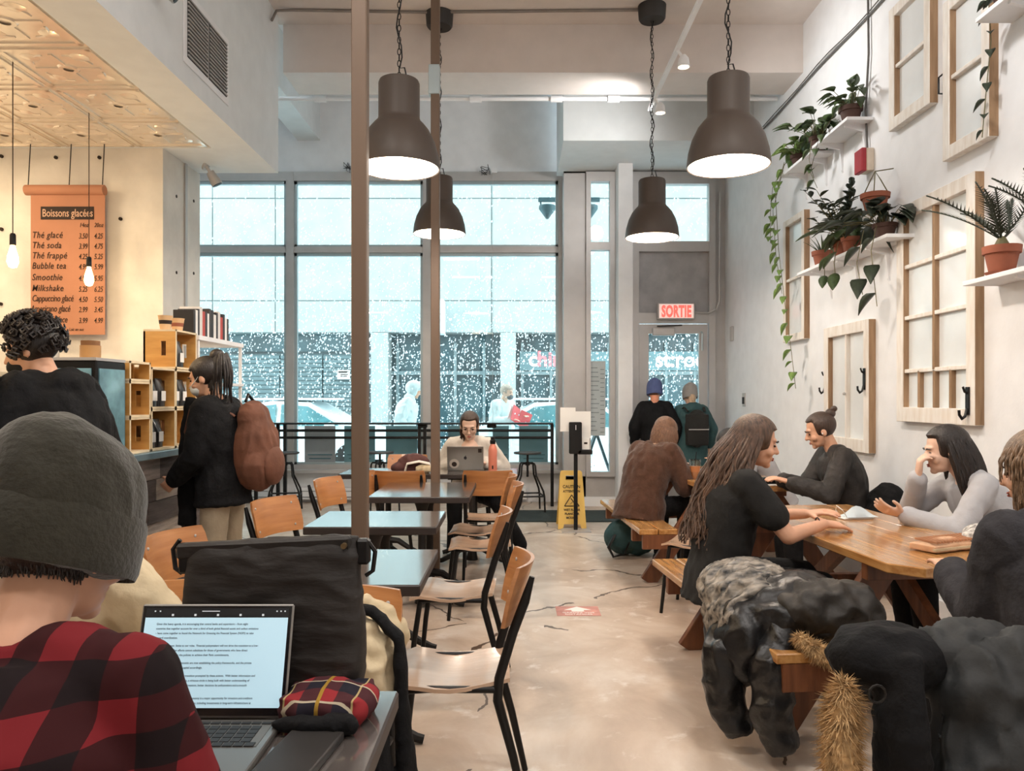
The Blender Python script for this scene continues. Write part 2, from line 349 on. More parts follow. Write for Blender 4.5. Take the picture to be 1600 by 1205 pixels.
# exit sign
RED = mat('exit_red', '#f04a44', .5, emit='#ff4a40', estr=1.6); SIGNW = mat('exit_face', '#e9d9d2', .5, emit='#ffd9cf', estr=.35)
ex = thing('exit_sign', 'lit red and white exit sign above the door', 'sign', (at(1056, 488, 9.66)))
MB().box(-.235, .235, -.03, .06, -.09, .115).build('housing', METAL, ex, bevel=.008)
MB().box(-.215, .215, -.034, -.028, -.075, .1).build('face', SIGNW, ex)
text('SORTIE', .196, T3(0, -.036, -.058) @ FRONT, RED, ex, align='CENTER', wide=.56, bold=.009, spacing=1.06)
MB().tube([at(1085, 488, 9.7) - ex.location, at(1107, 489, 9.7) - ex.location, at(1119, 484, 9.7) - ex.location, at(1124, 470, 9.7) - ex.location, at(1125, 300, 9.7) - ex.location], .012).build('conduit', METAL, ex, True)
# small wall boxes by the door
o = MB().box(-.03, 0, -.04, .04, -.09, .09).build('door_sensor', METAL, bevel=.006); o.location = (XR, 9.45, 2.17); tag(o, 'small pale box on the wall right of the exit door', 'sensor')
sw = thing('thermostat', 'small grey and black thermostat low on the white wall beyond the bun', 'thermostat', (XR, 8.98, 1.36))
MB().box(-.012, 0, -.05, .05, -.08, .08).build('plate', METAL, sw, bevel=.004); MB().box(-.02, -.01, -.03, .03, -.05, .03).build('button', BLACK, sw)

# ------------------------------------------------------------------ the street behind the glass
SNOW = mat('snow', '#dfeaee', .7, var=.05, bump=.2, bscale=3)
FAC = mat('facade_concrete', '#97a09f', .8, var=.08, scale=2, bump=.2, bscale=8)
DKG = mat('dark_glazing', '#2f4a50', .25, var=.35, scale=1.2)
LOUV = mat('louvre_steel', '#6f8184', .5, .2)
st = MB().box(-40, 40, 10.35, 70, -.5, -.12).build('ground_street', SNOW); tag(st, 'snow covered street and pavement', None, kind='structure')
Yb = 22.0
def bx(u): return (u - 805) / FPX * Yb
def bz(v): return EYE - (v - 622) / FPX * Yb
bd = thing('concrete_building', 'pale concrete building across the street with dark shopfronts', 'building', (0, 0, 0))
MB().box(-26, 26, Yb + .6, Yb + 9, -.2, 16).build('body', DKG, bd)
MB().box(-25.9, 25.9, Yb + .05, Yb + .6, bz(520), 15.9).build('backing', mat('joint_grey', '#7d8887', .9), bd)
rows = [bz(520), bz(470), bz(310), bz(150), bz(-30), bz(-200)]
cols = [bx(u) for u in (-560, -300, -60, 180, 332, 430, 660, 768, 960, 1180, 1400, 1640, 1900)]
for i in range(len(rows) - 1):
    for j in range(len(cols) - 1):
        g = .014; dz = random.uniform(-.012, .012)
        MB().box(cols[j] + g, cols[j+1] - g, Yb + dz, Yb + .62, rows[i] + g, rows[i+1] - g).build('panel', FAC, bd)
for a, b in ((-220, -180), (110, 150), (580, 607), (782, 806), (1120, 1160), (1500, 1540)):
    MB().box(bx(a), bx(b), Yb - .05, Yb + .7, -.2, rows[0]).build('column', FAC, bd)
MB().box(bx(150), bx(568), Yb + .5, Yb + .62, bz(548), rows[0]).build('lintel', DKG, bd)
nl = 15
for i in range(nl):                                   # garage shutter louvres
    z0 = bz(655) + (bz(552) - bz(655)) * i / nl
    for a, b in ((205, 430), (432, 498), (500, 566)):
        o = MB().bar((bx(a), Yb + .42, z0 + .05), (bx(b), Yb + .42, z0 + .05), .10, .09, (0, -.5, .8)).build('slat', LOUV, bd)
for a, b in ((607, 782), (806, 1120)):                # shop glazing bars
    for u in range(a + 8, b, 46): MB().box(bx(u), bx(u) + .08, Yb + .48, Yb + .6, -.1, rows[0] - .25).build('glazing_bar', LOUV, bd)
    MB().box(bx(a), bx(b), Yb + .5, Yb + .6, bz(585), bz(579)).build('transom', LOUV, bd)
MB().box(bx(812), bx(1118), Yb + .46, Yb + .58, bz(578), bz(548)).build('fascia', mat('fascia_teal', '#5c7b80', .5), bd)
PINK = mat('pink_neon', '#f06a70', .5, emit='#ff6068', estr=1.2); WSG = mat('white_letters', '#f2e6ea', .5, emit='#ffd9de', estr=.7)
text('c', .62, T3(bx(826), Yb + .44, bz(571)) @ FRONT, WSG, bd, bold=.012)
text('hiro', .62, T3(bx(840), Yb + .44, bz(571)) @ FRONT, PINK, bd, bold=.012)
text('st:roc', .62, T3(bx(1028), Yb + .44, bz(572)) @ FRONT, WSG, bd, bold=.012)
sg = MB().box(bx(684), bx(688), Yb - .7, Yb, bz(522), bz(471)).build('blade_sign', mat('blade_sign_navy', '#1d4250', .5), None); tag(sg, 'dark blue blade sign sticking out of the concrete facade', 'sign')
MB().box(bx(688), bx(696), Yb - .7, Yb, bz(524), bz(472)).build('white_edge', SNOW, sg)
nt_ = thing('notice', 'small white notice fixed to the garage louvres', 'sign', (bx(533), Yb + .3, bz(585)))
MB().box(-.18, .18, 0, .02, -.13, .13).build('plate', PAPERW, nt_); MB().box(-.15, .15, -.004, 0, .05, .1).build('print_band', INK, nt_)
MB().box(-.1, .1, -.004, 0, -.06, -.03).box(-.13, .13, -.004, 0, -.01, .02).build('print_line', INK, nt_)
def car(label, loc, rz, body, L=4.3):
    c = thing('car', label, 'car', loc, rz)
    prof = [(-2.15, .35), (-2.15, .75), (-1.95, .88), (-1.35, .95), (-.75, 1.38), (-.2, 1.47), (.5, 1.44), (1.25, 1.0), (1.95, .85), (2.15, .65), (2.15, .35)]
    mb = MB(); n = len(prof); ring = []
    for y, k in ((-.85, .9), (-.8, .98), (0, 1.0), (.8, .98), (.85, .9)):
        ring.append([Vector((x * (k if abs(x) > 2 else 1), y * (1 if z < .96 else .82), z * (k if z > 1 else 1))) for x, z in prof])
    mb.rings(ring).build('body', body, c, True)
    gl = mat('car_glass', '#4d7f85', .15, var=.2)
    for s in (-1, 1):
        MB().prism([(-1.15, .98), (-.72, 1.30), (-.1, 1.38), (-.1, .98)], .795, .83, lambda a, b, d: (a, d * s * (1 - (b - .98) * .24), b)).build('side_window', gl, c)
        MB().prism([(0, .98), (0, 1.38), (.5, 1.34), (1.1, .98)], .795, .83, lambda a, b, d: (a, d * s * (1 - (b - .98) * .24), b)).build('side_window', gl, c)
        for x in (-1.35, 1.35):
            MB().cyl((x, s * .66, .33), (x, s * .86, .33), .33, n=20).build('wheel', BLACK, c, True)
        MB().ell((.95, s * .95, .98), (.1, .09, .07)).build('mirror', body, c, True)
    MB().box(-1.0, .9, -.6, .6, 1.46, 1.5).build('roof_snow', SNOW, c, bevel=.02)
    return c
CARP = mat('car_pearl', '#dfe9ea', .3, .1, var=.03)
car('pale car parked outside the left part of the shop window', (-4.4, 15.2, -.12), 0, CARP)
car('snowy car parked outside beside the narrow window', (.85, 14.6, -.12), 180, CARP)
fl = MB(); rnd = random.Random(3)
for _ in range(15000):
    y = 10.9 + (rnd.random() ** 1.3) * 10; x = (rnd.uniform(300, 1120) - 805) / FPX * y + rnd.uniform(-.5, .5); z = rnd.uniform(-.1, 6.5 if rnd.random() < .5 else 3.4)
    s = rnd.uniform(.006, .0135) * (y / 13); t = s * rnd.uniform(1, 2.0)
    fl.add([(x-s,y,z),(x+s,y,z),(x,y-s,z),(x,y+s,z),(x+.3*s,y,z+t),(x,y,z-t)], [(0,2,4),(2,1,4),(1,3,4),(3,0,4),(2,0,5),(1,2,5),(3,1,5),(0,3,5)])
o = fl.build('snowfall', SNOW); tag(o, 'falling snowflakes in the street', 'snow', kind='stuff')
# posters on the inside of the glass, notices, floodlights
PB = mat('poster_teal', '#5d8791', .6, var=.1, scale=3); PG = mat('poster_grey', '#8b9296', .6, var=.12, scale=2)
FRG = mat('faint_print', '#3f6670', .7)
for a, b, lb, m in ((476, 524, 'grey teal poster low on the glass behind the left stool', PG), (538, 586, 'teal poster low on the glass left of the thick post', PB), (603, 652, 'teal poster low on the glass just right of the thick post', PB), (700, 748, 'teal poster low on the glass behind the woman with glasses', PB), (770, 795, 'narrow teal poster low on the glass right of the pink bottle', PB), (811, 856, 'teal poster low on the glass behind the right stool', PB)):
    x0 = (a - 805) / FPX * 10.18; x1 = (b - 805) / FPX * 10.18
    p = thing('poster', lb, 'poster', ((x0 + x1) / 2, 10.182, .77), 0, 'posters along the window sill'); hw = (x1 - x0) / 2
    MB().box(-hw, hw, -.003, .003, -.24, .24).build('sheet', m, p)
    MB().box(-hw * .8, hw * .8, -.005, -.003, -.15, -.135).box(-hw * .7, hw * .7, -.005, -.003, -.2, -.185).build('print_line', FRG, p)
pl = thing('price_list', 'long grey printed list taped inside the narrow window', 'notice', at(933, 622, 9.78))
MB().box(-.105, .105, -.003, .003, -.48, .47).build('sheet', mat('list_grey', '#b7c0c2', .7, var=.04), pl)
g = MB(); rnd = random.Random(5)
for i in range(15):
    z = .38 - i * .057; g.box(-.09, -.09 + rnd.uniform(.05, .12), -.005, -.003, z, z + .007); g.box(.04, .09, -.005, -.003, z - .02, z - .014)
g.build('print_line', mat('list_ink', '#5d686c', .8), pl)
af = thing('sandwich_board', 'dark folding sandwich board on the snow beyond the narrow window', 'sign', (1.2, 11.4, -.12))
for s in (-1, 1): MB().bar((0, s * .02, 1.0), (s * .34, 0, 0), .5, .03, (0, 0, 1)).build('board', mat('board_slate', '#33474c', .6), af)
for u, lb in ((855, 'dark floodlight on a bracket outside the main window'), (921, 'dark floodlight on a bracket outside the narrow window')):
    p0 = at(u, 325, 11.2); f = thing('floodlight', lb, 'light', p0)
    TE = mat('flood_teal', '#48656b', .5, .3)
    MB().box(-.13, .15, -.02, .02, .09, .15).build('bracket', TE, f); MB().cyl((-.1, 0, .1), (-.08, 0, -.02), .012).build('stem', TE, f)
    MB().lathe([(.02, -.16), (.12, -.02), (.12, .03), (.02, .05)], 16, cap=True).build('lamp_head', TE, f, True)
# ------------------------------------------------------------------ lamps and ceiling fittings
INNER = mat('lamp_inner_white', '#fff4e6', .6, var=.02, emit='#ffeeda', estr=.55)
BULB = mat('glowing_bulb', '#fff1dc', .4, emit='#ffe2b8', estr=9)
def pendant(label, x, y, zr, group):
    p = thing('pendant_lamp', label, 'lamp', (x, y, zr), 0, group)
    MB().lathe([(.228, .004), (.236, 0), (.238, .012), (.229, .085), (.208, .16), (.176, .225), (.146, .262), (.126, .282), (.12, .30), (.12, .50), (.114, .515), (.02, .52)], 40).build('lamp_shade', SHADE, p, True)
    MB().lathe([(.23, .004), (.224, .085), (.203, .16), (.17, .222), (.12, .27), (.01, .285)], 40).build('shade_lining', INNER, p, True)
    MB().ell((0, 0, .13), (.055, .055, .07)).build('bulb', BULB, p, True)
    zc = 4.86 - zr
    MB().lathe([(.02, zc - .13), (.105, zc - .128), (.118, zc - .11), (.125, zc)], 24, cap=True).build('ceiling_rose', mat('rose_black', '#2c2a29', .6), p, True)
    ch = MB(); z = .53; k = 0; lk = .042
    while z < zc - .13:
        a = R(90 * (k % 2)); pts = [(.010 * math.cos(t) * math.cos(a), .010 * math.cos(t) * math.sin(a), z + .021 + .021 * math.sin(t)) for t in [6.283 * i / 8 for i in range(9)]]
        ch.tube(pts, .0028, 4); z += lk * .82; k += 1
    ch.build('chain', BLACK, p)
    MB().tube([(.05, 0, .515), (.03, .01, .6)] + [(.018 * math.sin(i * 1.1), .016 * math.cos(i * 1.3), .6 + (zc - .73) * i / 24) for i in range(25)], .0045, 5).build('cord', BLACK, p, True)
    l = bpy.data.lights.new('pendant_light', 'POINT'); l.energy = 44; l.color = (1, .9, .8); l.shadow_soft_size = .05
    lo = bpy.data.objects.new('pendant_light', l); C.objects.link(lo); lo.location = (0, 0, .045); lo.parent = p
G4 = 'large bell shaped pendant lamps'
pendant('large dark bell pendant hanging close on the right, over the picnic tables', 1.235, 4.45, 2.72, G4)
pendant('large dark bell pendant hanging close on the left, partly behind the thick post', -.68, 4.5, 2.72, G4)
pendant('farther bell pendant on the right, before the exit door', 1.215, 6.82, 2.80, G4)
pendant('farther bell pendant crossed by the thin post, before the shop window', -.685, 6.95, 2.86, G4)
cw = MB().tube([(-2.14, 6.75, 4.70), (-2.12, 6.82, 4.82), (-2.0, 6.86, 4.845), (-.8, 6.9, 4.845), (1.1, 6.86, 4.845)], .012).build('conduit', mat('conduit_grey', '#8e8782', .5, .4), None, True); tag(cw, 'thin conduit along the ceiling linking the two far lamp roses', 'conduit')
tr = thing('track_light', 'white track with two lit spots running towards the window', 'track light', (0, 0, 0))
MB().bar((1.31, 7.5, 4.2), (1.31, .5, 4.2), .035, .03).build('track', WHITE, tr)
for y in (5.2, 3.0, 1.0): MB().cyl((1.31, y, 4.2), (1.31, y, 4.86), .006).build('hanger', METAL, tr)
for y, sd in ((7.2, (-.9, 1, .12)), (6.2, (1, .1, -.15)), (3.7, (1, .1, -.25)), (2.0, (1, 0, -.3))):  # the two nearest spots are added out of view to brighten the wall
    l = bpy.data.lights.new('track_spot', 'SPOT'); l.energy = 55 if y > 7 else 46; l.spot_size = R(135); l.spot_blend = .9; l.color = (1, .97, .94); l.shadow_soft_size = .12
    lo = bpy.data.objects.new('track_spot', l); C.objects.link(lo); lo.parent = tr; lo.location = (1.36 + .07 * sd[0], y + .07 * sd[1], 4.03); lo.rotation_euler = Vector(sd).to_track_quat('-Z', 'Y').to_euler()
    s = MB().lathe([(.018, .10), (.04, .07), (.05, 0), (.045, 0), (.03, .06)], 18, (1.36, y, 4.05)).build('spot', WHITE, tr, True)
    MB().ell((1.36, y, 4.06), (.036, .036, .012)).build('spot_lamp', BULB, s); MB().cyl((1.31, y, 4.19), (1.35, y, 4.13), .012).build('arm', WHITE, s)
pp = thing('sprinkler_pipe', 'white pipe with couplings running under the ceiling beam', 'pipe', (0, 7.8, 4.42))
MB().cyl((-2.6, 0, 0), (2.66, 0, 0), .022).build('pipe', WHITE, pp, True)
for x in (-1.98, .42, 1.0, -.4): MB().cyl((x - .06, 0, 0), (x + .06, 0, 0), .036).build('coupling', WHITE, pp, True)
cb = MB()
pts = [(XR - .02, y, 4.27 - .0 * y + .01 * math.sin(y * 3)) for y in [2.5 + .25 * i for i in range(24)]]
cb.tube(pts, .009, 6).tube([(x, y, z + .03 + .008 * math.sin(y * 5)) for x, y, z in pts], .005, 5)
tag(cb.build('wall_cable', mat('grey_cable', '#5c5a58', .6), None, True), 'pair of grey cables running along the top of the white wall', 'cable')
# air vent in the bulkhead
vt = thing('air_vent', 'rectangular air vent with slats in the white bulkhead', 'vent', (XC, 8.0 * .69 + .05, 4.14))
VY0, VY1, VZ0, VZ1 = -.34, .34, -.20, .20
vt.location = (XC, 5.38, 3.82)
MB().box(0, .008, VY0 - .05, VY1 + .05, VZ0 - .05, VZ1 + .05).build('frame', WHITE, vt, bevel=.003)
MB().box(.006, .012, VY0, -.01, VZ0, VZ1).box(.006, .012, .01, VY1, VZ0, VZ1).build('opening', mat('vent_dark', '#3a3a3a', .8), vt)
sl = MB()
for i in range(15):
    z = VZ0 + .013 + i * .0268
    sl.box(.010, .020, VY0, -.01, z - .006, z + .004).box(.010, .020, .01, VY1, z - .006, z + .004)
tag(sl.build('slats', METAL, vt), kind='stuff')
# spot heads on the bulkhead, camera under it
def spot(label, loc, d):
    s = thing('spotlight', label, 'spotlight', loc); n = Vector(d).normalized()
    MB().cyl((0, 0, 0), Vector((0, 0, 0)) + Vector((.012, 0, -.01)), .05, n=16).build('base', METAL, s, True)
    MB().cyl((0, 0, 0), n * .08, .015).build('arm', METAL, s, True)
    MB().cyl(n * .07, n * .19, .035, .05).build('head', METAL, s, True); MB().cyl(n * .188, n * .194, .042).build('lens', BLACK, s, True)
spot('small chrome twin spotlight on the bulkhead near the top left', (XC, 4.5, 3.86), (.8, .3, -.5))
spot('small white spotlight under the bulkhead beside the window', (-2.72, 6.75, 3.43), (.45, .2, -.85))
wr_ = thing('loose_wiring', 'tangle of loose black wire hanging by the window head, left', 'wiring', at(541, 262, 10.1))
wr2 = thing('loose_wiring', 'tangle of loose black wire hanging at the window head, beside the thin post', 'wiring', at(758, 266, 10.1))
for q, wv in enumerate((wr_, wr2)):
    rn = random.Random(q); MB().tube([(rn.uniform(-.08, .08), rn.uniform(-.03, .03), rn.uniform(-.07, .08)) for _ in range(16)], .004, 5).build('wire', BLACK, wv)
    MB().box(.08, .16, 0, .04, -.03, .03).build('junction_box', WHITE, wv)
    MB().cyl((.1, 0, -.03), (.1, 0, -3.6), .0025, n=4).build('drop_wire', METAL, wv)

# ------------------------------------------------------------------ dining furniture
def chair(label, x, y, rz, group='plywood cafe chairs'):
    global CH0
    if CH0: return dup(CH0, (x, y, 0), rz, label)
    c = CH0 = thing('cafe_chair', label, 'chair', (x, y, 0), rz, group)
    # curved seat
    rings = []
    for i in range(9):
        t = i / 8; yy = -.19 + .39 * t; zz = .452 + .012 * math.cos(t * 6.28) - (.02 * ((t - .8) / .2) ** 2 if t > .8 else 0)
        wdt = .195 - (.03 * (1 - t) ** 2) - (.012 if i in (0, 8) else 0); ring = []
        for j in range(9): s = -1 + j / 4; ring.append(Vector((s * wdt, yy, zz - .010 * (1 - s * s))))
        for j in range(8, -1, -1): s = -1 + j / 4; ring.append(Vector((s * wdt, yy, zz - .013 - .010 * (1 - s * s))))
        rings.append(ring)
    MB().rings(rings).build('seat', SEAT, c, True)
    rings = []
    for i in range(7):
        t = i / 6; zz = .635 + .195 * t; lean = -.05 * t; k = 1 - .055 * (abs(2 * t - 1) ** 6); ring = []
        f = lambda s: (s * .195 * k, -.215 + lean + .055 * (s * s) + .006 * math.sin(t * 3.1), zz)
        for j in range(11): ring.append(Vector(f(-1 + j / 5)))
        for j in range(10, -1, -1): p = Vector(f(-1 + j / 5)); ring.append(p + Vector((0, -.013, 0)))
        rings.append(ring)
    br = MB().rings(rings).build('backrest', PLY, c, True)
    for s in (-1, 1):
        for z in (.67, .79): MB().ell((s * .15, -.178 - (z - .635) * .25, z), (.007, .004, .007), n=8, m=5).build('screw', METAL, br)
        MB().tube([(s * .185, -.25, .0), (s * .178, -.20, .22), (s * .172, -.15, .40), (s * .172, -.155, .47), (s * .172, -.20, .62), (s * .172, -.238, .72), (s * .172, -.262, .80)], [.011, .014, .016, .016, .016, .016, .009], 10, 1).build('leg', BLACK, c, True)
        MB().tube([(s * .185, .20, 0), (s * .178, .175, .25), (s * .165, .15, .425), (s * .165, .08, .434), (s * .172, -.15, .434)], [.011, .013, .013, .012, .012], 10).build('leg', BLACK, c, True)
    for yy in (-.14, .14): MB().cyl((-.165, yy, .43), (.165, yy, .43), .009, n=8).build('stretcher', BLACK, c, True)
    return c
CH0 = None
chair('plywood chair nearest the camera in the aisle, pulled up to the near table', -.21, 2.66, 91)
chair('plywood chair in the aisle at the second small table, its back crossing the far chairs', -.29, 3.76, 88)
chair('plywood chair on the aisle side, third back from the camera', -.22, 4.95, 92)
chair('plywood chair on the aisle side, farthest back of that row', -.26, 5.48, 88)
chair('plywood chair on the counter side, half hidden by the dark bag', -1.19, 3.10, -102)
chair('plywood chair on the counter side at the middle table, left of the thick post', -1.12, 4.13, -111)
chair('plywood chair on the counter side at the far table, below the left stool', -1.08, 5.22, -104)
chair('plywood chair mostly hidden behind the thick post', -.89, 5.68, -96)
chair('plywood chair seen from behind, in front of the pink bottle', -.215, 6.06, 2)
chair('plywood chair seen from behind, in front of the maroon bag', -.87, 6.04, -2)
chair('plywood chair under the woman with the silver laptop', -.42, 7.08, 180)
chair('plywood chair against the railing behind the maroon bag', -1.05, 7.25, 178)
chair('pale backed plywood chair behind the woman with long wavy hair', 1.20, 5.0, 62)
chair('plywood chair under the person in the cream hoodie', -.95, 2.06, 178)
chair('plywood chair with a beige coat on it across from the laptop', -.53, 2.0, 176)
chair('plywood chair under the man in the red check shirt', -.72, .84, 0)
chair('plywood chair under the man in the dark grey jacket', 1.53, 2.10, 4)

def table(label, x0, x1, y0, y1):
    t = thing('cafe_table', label, 'table', ((x0 + x1) / 2, (y0 + y1) / 2, 0), 0, 'dark cafe tables'); hx = (x1 - x0) / 2; hy = (y1 - y0) / 2
    top = MB().box(-hx, hx, -hy, hy, .712, .75).build('tabletop', TOPEDGE, t, bevel=.004)
    MB().box(-hx + .004, hx - .004, -hy + .004, hy - .004, .75, .7515).build('laminate', TOP, top)
    for s in ((-.18, .18) if hy < .4 else (-hy + .2, hy - .2)):
        MB().lathe([(.05, .03), (.04, .08), (.026, .14), (.026, .60), (.04, .66), (.06, .712)], 14, (0, s, 0)).build('column', IRON, t, True)
        for k in (-1, 1):
            MB().tube([(0, s, .13), (k * .09, s, .12), (k * .18, s, .06), (k * .25, s, .025), (k * .28, s, .018)], [.03, .026, .022, .02, .018], 8).build('foot', IRON, t, True)
    MB().box(-.2, .2, -hy * .8, hy * .8, .70, .712).build('bracket', IRON, t)
table('dark cafe table nearest the camera, carrying the open laptop', -.93, -.25, .98, 1.65)
table('dark square cafe table just beyond the dark bag', -.97, -.32, 2.58, 3.19)
table('dark square cafe table in the middle of the row, crossed by the thick post', -1.035, -.385, 3.74, 4.27)
table('long dark cafe table in front of the woman with the silver laptop', -.94, -.29, 4.87, 5.72)
table('dark cafe table with the silver laptop and pink bottle', -.74, .02, 6.32, 6.88)
table('dark cafe table with the maroon bag', -1.46, -.78, 6.32, 6.88)
def stool(label, x, y, rz=0):
    s = thing('bar_stool', label, 'stool', (x, y, 0), rz, 'tall black bar stools')
    MB().lathe([(.01, .70), (.165, .70), (.17, .71), (.165, .722), (.01, .722)], 28).build('seat', mat('stool_seat', '#3a3634', .5), s, True)
    MB().cyl((0, 0, .42), (0, 0, .70), .014).build('screw_post', BLACK, s, True)
    MB().cyl((0, 0, .56), (0, 0, .60), .03).build('collar', BLACK, s, True)
    for k in range(4):
        a = R(45 + 90 * k); c, d = math.cos(a), math.sin(a)
        MB().tube([(0, 0, .585), (.10 * c, .10 * d, .585), (.115 * c, .115 * d, .56), (.13 * c, .13 * d, .44), (.235 * c, .235 * d, .26), (.25 * c, .25 * d, .20), (.26 * c, .26 * d, 0)], .0115, 8).build('leg', BLACK, s, True)
    f = MB()
    for k in range(4):
        a = R(45 + 90 * k); b = R(135 + 90 * k); f.cyl((.25 * math.cos(a), .25 * math.sin(a), .2), (.25 * math.cos(b), .25 * math.sin(b), .2), .010, n=8)
    f.build('footrest', BLACK, s)
stool('tall black stool at the left end of the railing, beside the brown backpack', -2.80, 9.35, 12)
stool('tall black stool just right of the thick post', -1.66, 9.42, 30)
stool('tall black stool right of the pink bottle', .15, 9.35, 8)
# black drink rail along the window
rl = thing('drink_rail', 'black steel railing with a flat bar top along the shop window', 'railing', (0, 9.78, 0))
MB().box(-3.35, .48, -.12, .10, 1.045, 1.065).build('bar_top', BLACK, rl, bevel=.003)
for z in (.965, .875): MB().cyl((-3.35, 0, z), (.47, 0, z), .017, n=10).build('rail', BLACK, rl, True)
for x in (-3.3, -3.02, -2.93, -1.22, -1.15, .47):
    MB().box(x - .02, x + .02, -.02, .02, 0, 1.045).build('post', BLACK, rl)
for x in (-2.0, -.3, -1.18): MB().box(x - .06, x + .06, -.05, .05, 1.0, 1.045).build('clamp', BLACK, rl, bevel=.01)
for x, lb in ((-3.75, 'white baseboard heater under the window, left of the first stool'), (-2.35, 'white baseboard heater under the window behind the first stool'), (-.4, 'white baseboard heater under the window behind the laptop table')):
    h = thing('baseboard_heater', lb, 'heater', (x, YW - .06, 0)); MB().box(-.55, .55, -.05, .05, .04, .20).build('case', WHITE, h, bevel=.01)
    MB().box(-.5, .5, -.056, -.05, .07, .085).box(-.5, .5, -.056, -.05, .15, .16).build('grille', mat('heater_slot', '#8d8f90', .6), h)

# ------------------------------------------------------------------ picnic tables
def picnic(label, x, y, rz, L):
    p = thing('picnic_table', label, 'table', (x, y, 0), rz, 'varnished picnic tables'); h = L / 2; pw = .14
    for i in range(5):
        a = -.355 + i * .142; b = a + pw; c0 = .07 if i in (0, 4) else 0
        poly = [(a + (.09 if i == 0 else 0), -h), (b - (.09 if i == 4 else 0), -h), (b, -h + (.10 if i == 4 else 0)), (b, h), (a, h), (a, -h + (.10 if i == 0 else 0))]
        MB().prism(poly, .712, .75).build('plank', PINE, p, bevel=.004)
    for s in (-1, 1):
        for q in (0, 1):
            a = s * (.56 + q * .14); b = s * (.56 + q * .14 + .134); MB().box(min(a, b), max(a, b), -h, h, .412, .45).build('bench_plank', PINE, p, bevel=.004)
    for yy in (-h + .28, h - .28):
        MB().bar((-.83, yy, .365), (.83, yy, .365), .045, .09).build('bench_beam', PINED, p, bevel=.003)
        MB().bar((-.34, yy, .68), (.34, yy, .68), .045, .07).build('top_beam', PINED, p, bevel=.003)
        for s in (-1, 1): MB().bar((s * .22, yy + .045, .71), (s * .70, yy + .045, .0), .04, .12, (s, 0, .7)).build('leg', PINED, p, bevel=.003)
    for s in (-1, 1): MB().bar((0, s * (h - .3), .40), (0, s * .12, .70), .04, .07).build('brace', PINED, p)
    for s in (-1, 1): MB().box(s * .69 - .12, s * .69 + .12, -h - .0, -h + .035, .31, .412).build('bench_apron', PINED, p)
    return p
picnic('varnished picnic table nearest the camera on the right, with a face mask on it', 1.70, 3.69, 5.4, 1.66)
picnic('picnic table farther back on the right, before the exit door', 1.66, 6.28, 3.5, 1.62)

# ------------------------------------------------------------------ counter
WDK = [mat('barn_wood_%d' % i, c, .8, var=.25, scale=5, stretch=(4, 1, 9), bump=.3, bscale=20) for i, c in enumerate(('#a79b90', '#8d8078', '#6f645e', '#b9ada2', '#594f4b'))]
ct = thing('service_counter', 'service counter faced with weathered grey boards', 'counter', (0, 0, 0))
MB().box(-2.75, -2.13, 2.2, 5.6, 0, 1.03).build('carcass', mat('counter_core', '#4a413b', .7), ct)
MB().box(-2.85, -2.06, 2.15, 5.65, 1.03, 1.07).build('worktop', mat('zinc_top', '#8aa0a8', .35, .5), ct, bevel=.004)
rn = random.Random(11)
for r_ in range(8):
    y = 2.2 - rn.uniform(0, .5)
    while y < 5.6:
        l = rn.uniform(.5, 1.1); a, b = max(y, 2.2), min(y + l, 5.6); d = rn.uniform(.012, .026)
        if b - a > .05: MB().box(-2.13, -2.13 + d, a + .002, b - .002, .008 + r_ * .128, .008 + r_ * .128 + .124).build('plank', rn.choice(WDK), ct)
        y += l
CRT = wood('crate_ply', '#d9a45c', '#c58e48', .55, 0, (1, 1, 6), 4); CRE = mat('crate_edge', '#e8d3ae', .6); BAGB = mat('coffee_bag', '#1c1a1a', .35, var=.2, coat=.2); CRD = wood('crate_back', '#8a5d33', '#744a26', .6, 0, (1, 1, 6), 4)
def crate(label, y0, y1, z0, h, d=.2, hole_side=True):
    c = thing('display_crate', label, 'crate', (-2.11, (y0 + y1) / 2, z0), 0, 'stacked ply crates on the counter'); hy = (y1 - y0) / 2; t = .012
    MB().box(-d, 0, -hy, hy, 0, t).build('bottom', CRE, c); MB().box(-d, 0, -hy, hy, h - t, h).build('top', CRE, c); MB().box(-d, -d + t, -hy, hy, t, h - t).build('back', CRD, c)
    for s in (-1, 1):      # side with a slot handle
        y = s * (hy - t / 2); zc = h * .52; q = -d * .38
        m = MB(); yy0, yy1 = y - t / 2, y + t / 2
        m.box(-d, q - .016, yy0, yy1, t, h - t).box(q + .016, 0, yy0, yy1, t, h - t).box(q - .016, q + .016, yy0, yy1, t, zc - .045).box(q - .016, q + .016, yy0, yy1, zc + .045, h - t)
        m.build('side', CRT, c)
    MB().box(0, .003, -hy, -hy + .012, 0, h).box(0, .003, hy - .012, hy, 0, h).box(0, .003, -hy, hy, 0, .012).box(0, .003, -hy, hy, h - .012, h).build('edge', CRE, c)
    return c
def bag(label, x, y, z, hh=.17, wd=.09, grp='black coffee bags in the crates'):
    b = thing('coffee_bag', label, 'coffee bag', (x, y, z), 0, grp)
    rs = []
    for zz, wx, wy in ((0, .034, wd / 2), (.03, .036, wd / 2), (hh * .6, .03, wd / 2), (hh * .85, .014, wd / 2), (hh, .004, wd / 2 * .96)):
        rs.append([Vector((math.copysign(abs(math.cos(a)) ** .6, math.cos(a)) * wx, math.copysign(abs(math.sin(a)) ** .5, math.sin(a)) * wy, zz)) for a in [6.283 * i / 16 + .01 for i in range(16)]])
    MB().rings(rs).build('pouch', BAGB, b, True); MB().box(.0355, .038, -wd * .3, wd * .3, hh * .2, hh * .55).build('sticker', PAPERW, b)
crate('top crate of the stack, its slotted side facing the room', 4.77, 5.08, 1.562, .245)
crate('middle crate of the stack, left column', 4.45, 4.765, 1.316, .243); crate('middle crate of the stack, right column', 4.77, 5.08, 1.316, .243)
